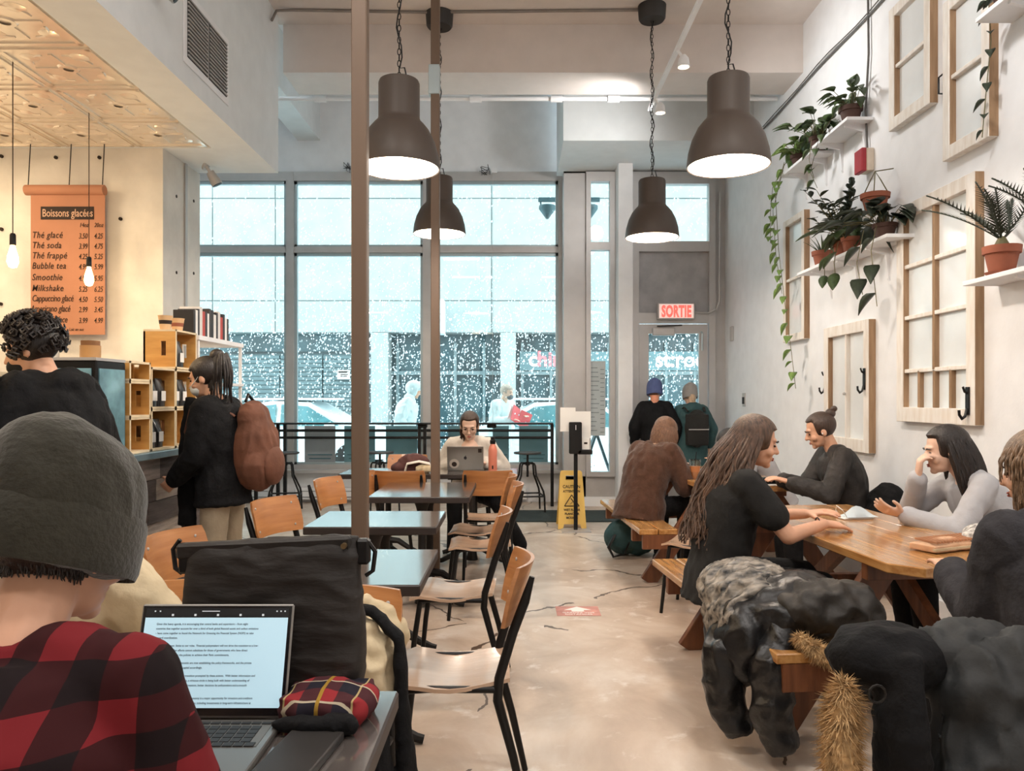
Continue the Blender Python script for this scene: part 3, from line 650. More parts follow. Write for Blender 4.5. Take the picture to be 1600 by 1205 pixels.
crate('bottom crate of the stack, left column', 4.45, 4.765, 1.071, .243); crate('bottom crate of the stack, right column', 4.77, 5.08, 1.071, .243)
crate('small upper crate at the left end of the stack', 4.2, 4.44, 1.272, .2, .17); crate('small lower crate at the left end of the stack', 4.2, 4.44, 1.071, .2, .17); crate('small tilted looking crate topping the left end of the stack', 4.2, 4.44, 1.474, .11, .2)
for (y, z, lb) in ((4.56, 1.329, 'left bag in the middle left crate'), (4.67, 1.329, 'right bag in the middle left crate'), (4.86, 1.329, 'left bag in the middle right crate'), (4.97, 1.329, 'right bag in the middle right crate'), (4.54, 1.084, 'left bag in the bottom left crate'), (4.64, 1.084, 'right bag in the bottom left crate'), (4.93, 1.575, 'single bag in the top crate')):
    bag('black coffee bag with white sticker, ' + lb, -2.175, y, z)
for u_, y, lb in ((0, 4.83, 'left paper cup stack on top of the crates'), (0, 5.0, 'right paper cup stack on top of the crates')):
    c = thing('paper_cup', lb, 'cup', (-2.2, y, 1.807)); MB().lathe([(.03, 0), (.043, .085), (.046, .09), (.04, .09), (.028, .01)], 18, cap=False).build('cup', mat('kraft_cup', '#d8b489', .8), c, True); MB().lathe([(.034, .03), (.039, .06), (.0395, .06), (.0345, .03)], 18).build('sleeve', INK if y < 4.9 else TERRA, c, True)
hs = thing('counter_hutch', 'white shelf unit at the far end of the counter', 'shelf', (-2.28, 5.55, 1.07))
MB().box(-.2, .17, -.42, .42, .70, .73).build('shelf_board', WHITE, hs); MB().box(-.2, .17, -.42, .42, .40, .42).build('shelf_board', WHITE, hs)
for a in (-.19, .14):
    for b in (-.41, .39): MB().box(a, a + .02, b, b + .02, 0, .70).build('leg', WHITE, hs)
rn = random.Random(4); y = 5.16; cols_ = ['#1d1c1e', '#e6e3de', '#232227', '#d7d3cf', '#b9443b', '#2a2a2e', '#efece8', '#3a3433']
bl = ['thick black', 'white', 'thin black', 'cream', 'red', 'charcoal', 'bright white', 'dark brown', 'black and narrow', 'off white', 'jet black', 'ivory', 'brick red', 'graphite', 'snow white', 'umber']
for i in range(16):
    t = rn.uniform(.028, .05); hh = rn.uniform(.17, .215)
    if y + t > 5.95: break
    b = thing('book', bl[i] + ' book on the white counter shelf, %s from the crates' % ('first second third fourth fifth sixth seventh eighth ninth tenth eleventh twelfth thirteenth fourteenth fifteenth sixteenth'.split()[i]), 'book', (-2.16, y + t / 2, 1.80), 0, 'books on the counter shelf')
    MB().box(-.14, .0, -t / 2 + .001, t / 2 - .001, 0, hh).build('cover', mat('book_%d' % (i % 8), cols_[i % 8], .6), b, bevel=.002); MB().box(-.138, -.004, -t / 2 + .004, t / 2 - .004, hh - .001, hh + .0005).build('pages', PAPERW, b); y += t
for i, (yy, cc, lb) in enumerate(((5.2, '#c9b7a0', 'cream tea tin under the white shelf'), (5.33, '#7c8a8c', 'grey tea tin under the white shelf'), (5.46, '#a8423a', 'red tea tin under the white shelf'), (5.6, '#d9d4cb', 'white tea tin under the white shelf'))):
    t = thing('tea_tin', lb, 'tin', (-2.2, yy, 1.49)); MB().cyl((0, 0, 0), (0, 0, .13), .045, n=20).build('can', mat('tin_%d' % i, cc, .4), t, True); MB().cyl((0, 0, .13), (0, 0, .15), .042, n=20).build('lid', BLACK, t, True)
# menu
mn = thing('paper_menu', 'brown paper roll menu of iced drinks hanging on the cream wall', 'menu', (0, 6.2, 0))
def mp(u, v): p = at(u, v, 6.2); return p.x, p.z
xa, za = mp(48, 523); xb, zb = mp(164, 297)
MB().box(xa, xb, 0, .003, za, zb).build('paper', KRAFT, mn)
MB().cyl((mp(40, 297)[0], .005, zb), (mp(163, 297)[0], .005, zb), .042, n=20).build('roll', KRAFT, mn, True)
hx0, hz0 = mp(64, 343); hx1, hz1 = mp(147, 323)
MB().box(hx0, hx1, -.004, -.001, hz0, hz1).build('header_panel', INK, mn)
CHALK = mat('chalk', '#c9a48c', .8)
text('Boissons glacées', .088, T3(hx0 + .012, -.0055, hz0 + .022) @ FRONT, CHALK, mn, wide=.70, bold=.0006)
lines = [('Thé glacé', '3.50', '4.25', 372), ('Thé soda', '3.99', '4.75', 388), ('Thé frappé', '4.25', '5.25', 404), ('Bubble tea', '4.99', '5.99', 420), ('Smoothie', '4.95', '5.95', 438), ('Milkshake', '5.25', '6.25', 455), ('Cappuccino glacé', '4.50', '5.50', 471), ('Americano glacé', '2.99', '3.45', 487), ('Café filtre glace', '3.99', '4.99', 504)]
for a, b, c, v in lines:
    x, z = mp(50 if v < 480 else 48, v); text(a, .074, T3(x, -.003, z) @ FRONT, INK, mn, shear=.22, wide=.80 if len(a) < 15 else .68, bold=.0002, spacing=1.08 if len(a) < 12 else .95)
    for s, u in ((b, 123), (c, 147)): x, z = mp(u, v + 1); text(s, .062, T3(x, -.003, z) @ FRONT, INK, mn, shear=.22, wide=.66, bold=.0002)
x, z = mp(124, 355); text('14oz', .05, T3(x, -.003, z) @ FRONT, INK, mn, shear=.22, wide=.75); text('20oz', .05, T3(x + .12, -.003, z) @ FRONT, INK, mn, shear=.22, wide=.75)
x, z = mp(108, 517); text('Lait en sus', .035, T3(x, -.003, z) @ FRONT, INK, mn, shear=.22, wide=.8)
for u in (44, 108, 160): x, z = mp(u, 290); MB().cyl((x, .0, z), (x, .03, 3.44), .004, n=5).build('hanging_wire', BLACK, mn)
HOLE = mat('tie_hole', '#2a211a', .9)
for k, (u, v) in enumerate(((2, 244), (87, 246), (155, 246), (2, 358), (1, 475), (188, 342))):
    p = at(u, v, 6.29); MB().cyl((p.x, 6.285, p.z), (p.x, 6.31, p.z), .014, n=12).build('tie_hole', HOLE, bpy.data.objects['wall_counter'])
for z in (3.1, 2.45, 1.8): MB().cyl((-2.905, 6.55, z), (-2.886, 6.55, z), .014, n=10).cyl((-2.905, 6.9, z + .05), (-2.886, 6.9, z + .05), .014, n=10).build('tie_hole', HOLE, bpy.data.objects['wall_counter'])
MB().box(-2.888, -2.875, 6.70, 6.74, 0, 3.43).build('wall_channel', METAL, bpy.data.objects['wall_counter'])
EB = mat('edison_glass', '#ffd9a0', .3, emit='#ffc478', estr=14)
for (u, vt_, vb, Y, lb) in ((20, 97, 375, 4.69, 'bare filament bulb hanging at the far left of the menu'), (139, 178, 410, 5.54, 'bare filament bulb hanging in front of the paper menu')):
    p = at(u, vb, Y); t = thing('hanging_bulb', lb, 'lamp', p, 0, 'bare filament bulbs over the counter')
    MB().cyl((0, 0, .03), (0, 0, 3.44 - p.z), .003, n=5).build('cord', INK, t); MB().lathe([(.012, .04), (.017, .03), (.018, -.03), (.01, -.035)], 14, cap=True).build('socket', BLACK, t, True)
    MB().lathe([(.012, -.03), (.016, -.05), (.03, -.10), (.033, -.135), (.022, -.165), (.004, -.172)], 18, cap=True).build('bulb', EB, t, True)
    l = bpy.data.lights.new('bulb_light', 'POINT'); l.energy = 9; l.color = (1, .72, .4); l.shadow_soft_size = .04; lo = bpy.data.objects.new('bulb_light', l); C.objects.link(lo); lo.location = (0, 0, -.22); lo.parent = t
# pastry case, screen
pc = thing('pastry_case', 'glass pastry case at the far left of the counter', 'display case', (-2.45, 2.95, 1.07))
for z in (0, .2, .40): MB().box(-.3, .3, -.5, .5, z, z + .02).build('shelf', CRE, pc)
for a in (-.3, .28):
    for b in (-.5, .48): MB().box(a, a + .02, b, b + .02, .02, .4).build('upright', METAL, pc)
MB().box(.29, .295, -.48, .48, .02, .4).build('pane', GLASS, pc); MB().box(-.28, .28, -.485, -.48, .02, .4).build('pane', GLASS, pc)
jr = thing('glass_cloche', 'small glass jar on the pastry case', 'jar', (-2.32, 3.3, 1.49)); MB().lathe([(.06, 0), (.065, .1), (.04, .15), (.012, .16)], 18, cap=True).build('glass_body', glass('jar_glass', '#dfeaea', .12), jr, True); MB().cyl((0, 0, .01), (0, 0, .06), .05).build('contents', CRD, jr, True)
mo = thing('display_screen', 'dark framed cooler with a pale glass front standing beside the crates', 'cooler', (-2.29, 4.02, 1.07))
MB().box(-.2, .18, -.15, .14, 0, .50).build('cabinet', BLACK, mo, bevel=.006); MB().box(-.175, .155, -.158, -.15, .03, .46).build('glass_front', mat('cooler_glass', '#7aa4b0', .15, var=.35, scale=7), mo)
MB().box(-.15, .14, -.164, -.158, .11, .13).build('shelf_strip', METAL, mo); MB().box(-.2, .18, -.155, .14, .50, .515).build('top', METAL, mo)
MB().box(.18, .186, -.13, .12, .03, .46).build('side_glass', mat('cooler_glass', '#7aa4b0'), mo)
for x, y, lb, cc in ((-2.42, 3.98, 'clear jar on top of the cooler', '#d9d3c4'), (-2.24, 4.05, 'cork lidded jar on top of the cooler', '#b98a55')):
    j = thing('jar', lb, 'jar', (x, y, 1.586)); MB().cyl((0, 0, 0), (0, 0, .07), .05, n=18).build('body', mat('jar_' + cc[1:], cc, .4), j, True); MB().cyl((0, 0, .07), (0, 0, .095), .046, n=18).build('lid', CRD, j, True)
# ------------------------------------------------------------------ people
V = Vector
def ik(s, w_, a, b, pole):
    d = w_ - s; l = min(d.length, (a + b) * .995); n = d.normalized(); w_ = s + n * l
    x = (a * a - b * b + l * l) / (2 * l); h = math.sqrt(max(a * a - x * x, 0)); p = V(pole); p = (p - n * p.dot(n)).normalized()
    return s + n * x + p * h, w_
def hand(mb, w_, d, n, curl, side, k=1.0):
    d = V(d).normalized(); n = V(n); n = (n - d * n.dot(d)).normalized(); lat = d.cross(n) * side
    rs = []
    for t, hw, ht in ((-.01, .026, .019), (.02, .031, .018), (.05, .040, .016), (.085, .041, .014)):
        c = w_ + d * t * k; rs.append([c + (lat * math.cos(6.283 * i / 12) * hw + n * math.sin(6.283 * i / 12) * ht) * k for i in range(12)])
    mb.rings(rs)
    for i, (o, L) in enumerate(((.031, .072), (.0105, .08), (-.0105, .074), (-.030, .058))):
        p = w_ + (d * .08 + lat * o) * k; ang = curl * .35; r = .0092
        for q, f in enumerate((.45, .3, .25)):
            ang += curl * (.35 if q == 0 else .5); dd = d * math.cos(R(ang)) + n * math.sin(R(ang)) + lat * (o * 2.2) * (1 - q * .3)
            e = p + dd.normalized() * L * f * k; mb.cone(p, e, r * k, r * .92 * k, 8); p = e; r *= .92
    p = w_ + (d * .022 + lat * .026) * k; e = p + (lat * .62 + d * .68 + n * .3).normalized() * .045 * k; mb.cone(p, e, .0125 * k, .0105 * k, 8)
    mb.cone(e, e + (lat * .15 + d * .9 + n * .35).normalized() * .032 * k, .0105 * k, .009 * k, 8)
SK = mat('skin_light', '#d9a688', .5, var=.05, scale=14); SKP = mat('skin_pale', '#e3bda6', .5, var=.05, scale=14); SKD = mat('skin_tan', '#c08a68', .5, var=.05, scale=14)
HB = mat('hair_brown', '#3b2a20', .42, var=.35, scale=30, stretch=(4, 4, .6), bump=.3, bscale=60); HD = mat('hair_dark', '#1f1714', .42, var=.3, scale=30, stretch=(4, 4, .6), bump=.3, bscale=60)
HA = mat('hair_auburn', '#6e4c36', .42, var=.3, scale=30, stretch=(4, 4, .6), bump=.3, bscale=60); HL = mat('hair_sandy', '#7a6048', .42, var=.35, scale=30, stretch=(4, 4, .6), bump=.3, bscale=60)
HW = mat('hair_wavy_brown', '#574133', .42, var=.5, scale=22, stretch=(4, 4, .6), bump=.3, bscale=60); HG = mat('hair_ash', '#b3a698', .5, var=.2, scale=30)
EYE_M = mat('eye_dark', '#2a1b14', .2); LIP = mat('lips', '#b5695a', .45)
def cap(mb, Hm, hairline=.072, grow=1.0, low=-.055, n=36, m=22, rnd=0, side=.03):
    rs = []; rn = random.Random(5)
    for i in range(m):
        a = -math.pi / 2 + math.pi * (i + .5) / m; ring = []
        for j in range(n):
            b = 6.28319 * j / n; p = V((.084 * math.cos(a) * math.cos(b), .104 * math.cos(a) * math.sin(b), .094 * math.sin(a))) * grow
            q = p + V((0, -.014, .032)); k = 1.0
            f = min(1, max(0, (q.y - side) / .02)) * min(1, max(0, (hairline - q.z) / .014)); k -= .3 * f
            g = min(1, max(0, (low - q.z) / .02)); k -= .3 * g
            if rnd: k += rn.uniform(-rnd, rnd)
            ring.append(Hm @ (p * k + V((0, -.014, .032))))
        rs.append(ring)
    mb.rings(rs)
def strands(mb, Hm, n, L, a0, a1, wave=.0, r=.011, z0=.05, out=.02, fall=(0, 0, -1), rn=random.Random(2), seg=12, ry=.1, rx=.082, taper=.35, part=0):
    for i in range(n):
        a = R(a0 + (a1 - a0) * (i + rn.uniform(-.4, .4)) / max(1, n - 1)); zz = z0 + rn.uniform(-.03, .04)
        k = math.sqrt(max(.05, 1 - (zz - .03) ** 2 / .0088)); o = V((math.sin(a) * rx * k, -math.cos(a) * ry * k, 0)); p0 = Hm @ (o * .9 + V((0, -.014, zz)))
        ow = (Hm.to_3x3() @ V((math.sin(a), -math.cos(a), 0))).normalized(); f = V(fall).normalized(); l = L * rn.uniform(.8, 1.04); ph = rn.uniform(0, 6.28); pts = []; rr = []
        for s in range(seg + 1):
            t = s / seg; b = out * math.sin(min(1, t * 2.2) * 1.57) + .004
            p = p0 + f * l * t + ow * b + V((math.sin(ph + t * 14), math.cos(ph + t * 12), 0)) * wave * t
            pts.append(p); rr.append(r * (1 - (1 - taper) * t) * (.75 if s == 0 else 1))
        mb.tube(pts, rr, 6)
def person(label, x, y, rz, H=1.68, sit=True, seat=.45, z=0, lean=8, slouch=10, yaw=0, pitch=8, Rw=None, Lw=None, Rh=None, Lh=None, skin=SK, top=DARK, topname='jacket', pants=DARK, shoe=BLACK,
           fem=True, sleeve=1.0, bulk=.016, hem=.10, vox=.009, knees=None, ankles=None, face=True, collar=True, neck_open=0, amp=.008, pole=(.5, -.5, -.6), hood=False, wide=1.0, group=None, curlR=28, curlL=28, tvox=.0125, roll=0):
    P = thing('person', label, 'person', (x, y, z), rz); s = H / 1.7; X = V((1, 0, 0))
    hz = seat + .085 if sit else .53 * H
    hip = V((0, 0, hz)); d1 = V((0, math.sin(R(lean)), math.cos(R(lean)))); d2 = V((0, math.sin(R(lean + slouch)), math.cos(R(lean + slouch)))); d3 = V((0, math.sin(R(lean + slouch + 12)), math.cos(R(lean + slouch + 12))))
    mid = hip + d1 * .25 * s; nb = mid + d2 * .25 * s; hc = nb + d3 * .135 * s + V((0, .012, .015)); sw = (.155 if fem else .178) * s * wide; shc = mid + d2 * .205 * s
    Hm = Matrix.Translation(hc) @ Matrix.Rotation(R(yaw), 4, 'Z') @ Matrix.Rotation(R(roll), 4, 'Y') @ Matrix.Rotation(R(-pitch), 4, 'X') @ Matrix.Scale(s ** .4, 4)
    H3 = Hm.to_3x3().normalized()
    sk = MB(); tp = MB(); pn = MB()
    def he(c, r): sk.ell(Hm @ V(c), r, H3, 20, 12)
    he((0, -.012, .033), (.074, .093, .084)); he((0, .024, -.018), (.062, .068, .086)); he((0, .036, -.072), (.046, .052, .036)); he((0, .074, -.094), (.02, .02, .017))
    he((0, .074, .026), (.048, .018, .013)); 
    for q in (-1, 1): he((q * .036, .06, -.032), (.026, .026, .026)); he((q * .076, -.006, -.014), (.010, .02, .031)); he((q * .012, .09, -.03), (.01, .011, .009))
    sk.cone(Hm @ V((0, .086, .012)), Hm @ V((0, .108, -.026)), .008, .0125, 10); he((0, .08, -.06), (.024, .017, .016))
    sk.cone(nb - d2 * .03, Hm @ V((0, -.02, -.06)), .058 if not fem else .05, .052 if not fem else .046)
    W = ((-.09, .170, .118), (0, .168, .12), (.11, .142, .105), (.25, .155, .112), (.36, .172, .112), (.44, .135, .088), (.465, .098, .078), (.485, .07, .065)) if fem else ((-.09, .165, .118), (0, .162, .118), (.11, .155, .112), (.25, .175, .12), (.36, .19, .118), (.44, .15, .092), (.465, .108, .082), (.485, .075, .068))
    def spine(t):
        t *= s
        return (hip + d1 * t, d1) if t < .25 * s else (mid + d2 * (t - .25 * s), d2)
    def torso(mb, g, t0, t1, flare=0):
        rs = []
        for t, a, b in W:
            if t < t0 - 1e-6 or t > t1: continue
            c, d = spine(t); f = V((0, d.z, -d.y)); rs.append([c + X * math.cos(6.283 * i / 24) * (a * s * wide + g) + f * math.sin(6.283 * i / 24) * (b * s * wide + g) for i in range(24)])
        if flare:
            c, d = spine(W[0][0]); f = V((0, d.z, -d.y)); c = c - (d1 * flare if not sit else d1 * min(flare, .03)); a, b = W[0][1] + .012, W[0][2] + .012
            rs.insert(0, [c + X * math.cos(6.283 * i / 24) * (a * s * wide + g) + f * math.sin(6.283 * i / 24) * (b * s * wide + g) for i in range(24)])
        mb.rings(rs)
    torso(sk, -.012, -.09, .49); torso(tp, bulk, -.09, .47, hem)
    for q, w0, hd, cur in ((1, Rw, Rh, curlR), (-1, Lw, Lh, curlL)):
        shd = shc + X * q * sw
        if w0 is None: w0 = (q * .19, .26, seat + .16) if sit else (q * .24, .08, hz - .02)
        el, wr = ik(shd, V(w0), .285 * s, .25 * s, (q * pole[0], pole[1], pole[2])); fd = (wr - el).normalized()
        for a, b, r0, r1, o in ((shd, el, .05, .041, 0), (el, wr, .041, .027, 1)):
            sk.cone(a, b, r0 * s * (.92 if fem else 1), r1 * s * (.92 if fem else 1))
        tp.cone(shc + X * q * sw * .45 + d2 * .012, shd - X * q * .012, .06 * s + bulk * .4, .046 * s + bulk * .5)
        gk = bulk * .85
        if sleeve >= 1: tp.cone(shd, el, .046 * s + gk, .042 * s + gk); tp.cone(el, wr - fd * .015, .042 * s + gk, .033 * s + gk * .9)
        else: tp.cone(shd, shd + (el - shd) * sleeve, .050 * s + gk, .052 * s + gk)
        hd = hd or (fd, V((0, 0, -1)) if abs(fd.z) < .8 else V((-q, .1, 0)))
        hand(sk, wr + fd * .008, hd[0], hd[1], cur, 1 if q > 0 else -1, .98 * s)
        hp = hip + V((q * .088 * s, 0, -.01)); i = 0 if q > 0 else 1
        kn = V(knees[i]) if knees else (V((q * .12, .43 * s, seat + .065)) if sit else hip + V((q * .095, .02, -.43 * s)))
        an = V(ankles[i]) if ankles else (V((q * .12, .40 * s, .085)) if sit else V((q * .10, -.02, .085)))
        sk.cone(hp, kn, .078 * s, .055 * s); sk.cone(kn, an, .053 * s, .036 * s)
        pn.cone(hp, kn, .092 * s, .072 * s); pn.cone(kn, an + (kn - an).normalized() * .02, .070 * s, .058 * s)
        fw = V((an.x - kn.x, an.y - kn.y, 0)) * .15 + V((0, 1, 0)) * .2; fw = fw.normalized(); sh_ = MB(); sole = an.z - .085
        sh_.ell(an + V((0, 0, -.03)) - fw * .02, (.045, .05, .055)); a0 = V((an.x, an.y, sole + .035)) - fw * .045; b0 = V((an.x, an.y, sole + .032)) + fw * .15
        sh_.cone(a0, b0, .036, .034); sh_.cone(a0 + V((0, 0, .02)), b0 - fw * .05 + V((0, 0, .018)), .034, .03); blob('shoe', sh_, shoe, P, .009, 3)
    torso(pn, .004, -.09, .04); pn.ell(hip + V((0, -.012, -.03)), (.158 * s * wide, .115 * s, .105 * s))
    if collar: 
        c, d = spine(.45); f = V((0, d.z, -d.y)); tp.rings([[c + d * t + X * math.cos(6.283 * i / 20) * r_ + f * math.sin(6.283 * i / 20) * r_ for i in range(20)] for t, r_ in ((-.05, .10), (0, .078), (.045, .068))])
    if hood: c, d = spine(.44); tp.ell(c + V((0, -.09, .035)), (.12, .075, .075)); tp.cone(c + V((.09, -.02, .04)), c + V((.05, .07, -.01)), .04, .03); tp.cone(c + V((-.09, -.02, .04)), c + V((-.05, .07, -.01)), .04, .03)
    blob('body', sk, skin, P, vox, 3, fac=.4)
    blob(topname, tp, top, P, tvox, 5, amp, 9, (1.2, 1.2, .8)); blob('trousers', pn, pants, P, .016, 4, .007, 9, (1.3, 1.3, .6))
    if face:
        for q in (-1, 1):
            e = MB().ell(Hm @ V((q * .031, .0815, .0)), (.0125, .007, .0055), H3, 10, 6).build('eye', EYE_M, P, True)
            MB().tube([Hm @ V((q * .014, .094, .019)), Hm @ V((q * .032, .093, .025)), Hm @ V((q * .05, .078, .019))], [.003, .004, .002], 6).build('eyebrow', HD, P, True)
        MB().ell(Hm @ V((0, .096, -.058)), (.020, .006, .004), H3, 10, 6).ell(Hm @ V((0, .096, -.066)), (.017, .006, .005), H3, 10, 6).build('lips', LIP, P, True)
    return P, Hm, H3, hip, nb
def add_hair(P, mb, m, name='hair'): return mb.build(name, m, P, True)
def beanie(P, Hm, m, grow=1.0, cuff=True, cuffm=None):
    mb = MB(); rs = []
    prof = [(.60, -.055, 1.0), (.98, -.05, 1), (1.0, -.02, 1), (1.03, .02, 1), (1.01, .05, 1), (.93, .08, 1), (.78, .104, 1), (.52, .122, 1), (.22, .13, 1), (.02, .132, 1)]
    for k, zz, _ in prof: rs.append([Hm @ V((.088 * k * grow * math.cos(6.283 * i / 40), -.012 + .107 * k * grow * math.sin(6.283 * i / 40) - .014 * max(0, zz) * 6, zz * grow + .022 - .012 * math.sin(6.283 * i / 40))) for i in range(40)])
    o = blob('beanie', mb.rings(rs), m, P, .006, 6, .004, 14, (1, 1, .5))
    if cuff:
        c = MB(); rs = []
        for k, zz in ((1.02, -.054), (1.05, -.045), (1.06, -.015), (1.05, .014), (1.02, .022), (.98, .0), (.98, -.04)): rs.append([Hm @ V((.088 * k * grow * math.cos(6.283 * i / 40), -.012 + .107 * k * grow * math.sin(6.283 * i / 40), zz * grow + .022 - .012 * math.sin(6.283 * i / 40))) for i in range(40)])
        rs.append(rs[0]); c.rings(rs, False).build('beanie_cuff', cuffm or m, P, True)
    return o
OLIVE = mat('olive_knit', '#35332b', .95, var=.12, scale=40, bump=.2, bscale=120, spec=.1, sheen=.3)
CHECK = plaid('red_check_flannel', '#1c1416', '#351517', '#6e1f24', 11.5, 'xz')
CREAM = mat('cream_fleece', '#cdbb9a', .9, var=.08, bump=.15, bscale=50); BEIGE = mat('beige_twill', '#a3947d', .85, var=.1, bump=.15, bscale=60)
BROWN = mat('brown_wool', '#4b3429', .95, var=.15, scale=20, bump=.25, bscale=80, spec=.1, sheen=.2); WHITEK = mat('white_knit', '#e5dcd0', .9, var=.06, bump=.2, bscale=60)
GREYT = mat('pale_grey_jersey', '#b4b4b8', .9, var=.06, bump=.1, bscale=60); CHAR = mat('charcoal_wool', '#3b3a3d', .95, var=.15, scale=25, bump=.2, bscale=90, spec=.1)
NAVY = mat('navy_cloth', '#20283a', .85, var=.2); TEALC = mat('teal_coat', '#27474a', .8, var=.15, bump=.1, bscale=50); BLT = mat('black_tshirt', '#191817', .9, var=.15, bump=.1, bscale=60); JKT = mat('slate_jacket', '#2a2624', .75, var=.3, scale=14, bump=.25, bscale=40)
MASKM = mat('face_mask', '#dfe3e2', .8, var=.03); PALEH = mat('pale_hoodie', '#d5e4e5', .9, var=.06, bump=.1, bscale=40)

# near man with beanie, seen from behind
P, Hm, H3, hip, nb = person('man in an olive beanie and red check shirt, close up on the left', -.70, .86, -2, H=1.84, seat=.455, lean=14, slouch=16, yaw=-14, pitch=16, Rw=(.13, .40, .775), Lw=(-.15, .40, .775), top=CHECK, topname='check_shirt', pants=NAVY, fem=False, bulk=.022, vox=.006, tvox=.009, skin=SK, amp=.007, wide=.92, face=False)
h = MB(); cap(h, Hm, .07, 1.03, -.06); strands(h, Hm, 420, .018, -98, 98, .001, .0024, -.05, .0, seg=3, rx=.083, ry=.101); strands(h, Hm, 420, .034, -55, 75, .002, .0022, -.05, -.006, (0, .25, -1), seg=3, rx=.08, ry=.098); strands(h, Hm, 240, .05, -30, 60, .002, .002, -.05, -.012, (0, .35, -1), seg=3, rx=.078, ry=.096); add_hair(P, h, HD)
beanie(P, Hm, OLIVE, 1.16)
# person in cream hoodie across the table
P, Hm, H3, hip, nb = person('person in a cream hoodie hidden behind the olive beanie', -1.12, 2.02, 180, H=1.68, lean=14, slouch=16, pitch=30, Rw=(.12, .40, .78), Lw=(-.26, .36, .775), top=CREAM, topname='hoodie', pants=NAVY, bulk=.028, amp=.018, hood=True)
h = MB(); cap(h, Hm, .07, 1.04); add_hair(P, h, HD)
# curly haired man at the counter
P, Hm, H3, hip, nb = person('man with dark curly hair and black jacket standing at the counter', -1.96, 3.4, 78, H=1.80, sit=False, lean=6, slouch=16, yaw=24, pitch=18, Rw=(.16, .30, 1.12), Lw=(-.16, .30, 1.12), fem=False, bulk=.035, topname='jacket', hem=.12, amp=.014, wide=.98, hood=True)
h = MB(); cap(h, Hm, .075, 1.10, -.09)
rn = random.Random(8)
for i in range(210):
    a = rn.uniform(-2.6, 2.6); b = rn.uniform(-.55, 1.5); n = V((math.sin(a) * math.cos(b), -math.cos(a) * math.cos(b), math.sin(b)))
    if n.y > .55 and n.z < .35: continue
    c = V((n.x * .09, n.y * .11 - .014, n.z * .10 + .034)); pts = []
    t1 = n.cross(V((.3, .2, .9))).normalized(); t2 = n.cross(t1)
    for q in range(8): pts.append(Hm @ (c + n * (.004 + q * .0055) + (t1 * math.cos(q * 1.5) + t2 * math.sin(q * 1.5)) * .013))
    h.tube(pts, [.007, .008, .008, .008, .007, .007, .006, .003], 5)
add_hair(P, h, HD)
MB().ell(Hm @ V((0, .062, -.058)), (.054, .054, .046), H3).build('face_mask', BLT, P, True)
# woman with ponytail, mask and backpack
P, Hm, H3, hip, nb = person('woman with a dark ponytail, white mask and black jacket standing by the crates', -1.73, 4.56, 82, H=1.66, sit=False, lean=2, slouch=8, yaw=4, pitch=16, Rw=(.17, .24, .93), Lw=(-.10, .25, .90), pants=BEIGE, bulk=.032, hem=.04, topname='jacket', amp=.013, wide=.98, Lh=((.3, .8, -.5), (.8, 0, .3)), pole=(.5, -.6, -.3))
h = MB(); cap(h, Hm, .062, 1.04, -.05, side=.045); h.ell(Hm @ V((0, -.10, .105)), (.04, .045, .045)); strands(h, Hm @ Matrix.Translation((0, -.115, .08)) @ Matrix.Scale(.4, 4), 34, .30, -180, 180, .008, .011, .05, .03); add_hair(P, h, HD)
mk = MB().ell(Hm @ V((0, .056, -.054)), (.053, .056, .046), H3).build('face_mask', MASKM, P, True)
for q in (-1, 1): MB().tube([Hm @ V((q * .04, .10, -.04)), Hm @ V((q * .068, .05, -.02)), Hm @ V((q * .082, .0, .012))], .0025, 5).build('ear_loop', MASKM, mk)
sc = MB().tube([(-.06, .16, 1.38), (-.05, .20, 1.15), (-.03, .22, .9), (-.02, .22, .62)], [.05, .055, .06, .06], 10, .45); blob('scarf', sc, DARK, P, .012, 2, .008, 12)
f = MB()
for i in range(12): f.cyl((-.075 + i * .01, .22, .63), (-.08 + i * .011, .225, .56), .003, n=4)
f.build('fringe', DARK, P)
# laptop woman
P, Hm, H3, hip, nb = person('woman with glasses and white cardigan typing on a silver laptop', -.40, 6.98, 180, H=1.72, lean=12, slouch=12, pitch=24, Rw=(.14, .2, .80), Lw=(-.14, .2, .80), skin=SKP, top=WHITEK, topname='cardigan', pants=DARK, bulk=.022, ankles=[(.12, .34, .085), (-.46, .28, .085)], knees=[(.12, .43, .52), (-.24, .42, .50)], collar=False, vox=.006)
h = MB(); cap(h, Hm, .084, 1.02, -.07, side=.035); strands(h, Hm, 20, .16, 25, 75, .004, .011, -.03, .012); h.ell(Hm @ V((0, -.11, -.02)), (.04, .035, .05)); add_hair(P, h, HB)
tmb = MB(); 
c = nb + V((0, .07, -.12)); blob('black_top', MB().ell(nb + V((0, .04, -.22)), (.10, .115, .12)), BLT, P, .01, 2); blob('neckline', MB().ell(nb + V((0, .02, -.09)), (.088, .098, .095)), SKP, P, .008, 2)
gl = MB()
for q in (-1, 1): gl.tube([Hm @ V((q * .032 + .023 * math.cos(t), .103, -.003 + .021 * math.sin(t))) for t in [6.283 * i / 14 for i in range(15)]], .0017, 5); gl.tube([Hm @ V((q * .055, .102, .0)), Hm @ V((q * .078, .0, .0))], .0016, 5)
gl.tube([Hm @ V((-.009, .105, .002)), Hm @ V((.009, .105, .002))], .0017, 5); gl.build('glasses', mat('glasses_wire', '#8d6a50', .3, .7), P)
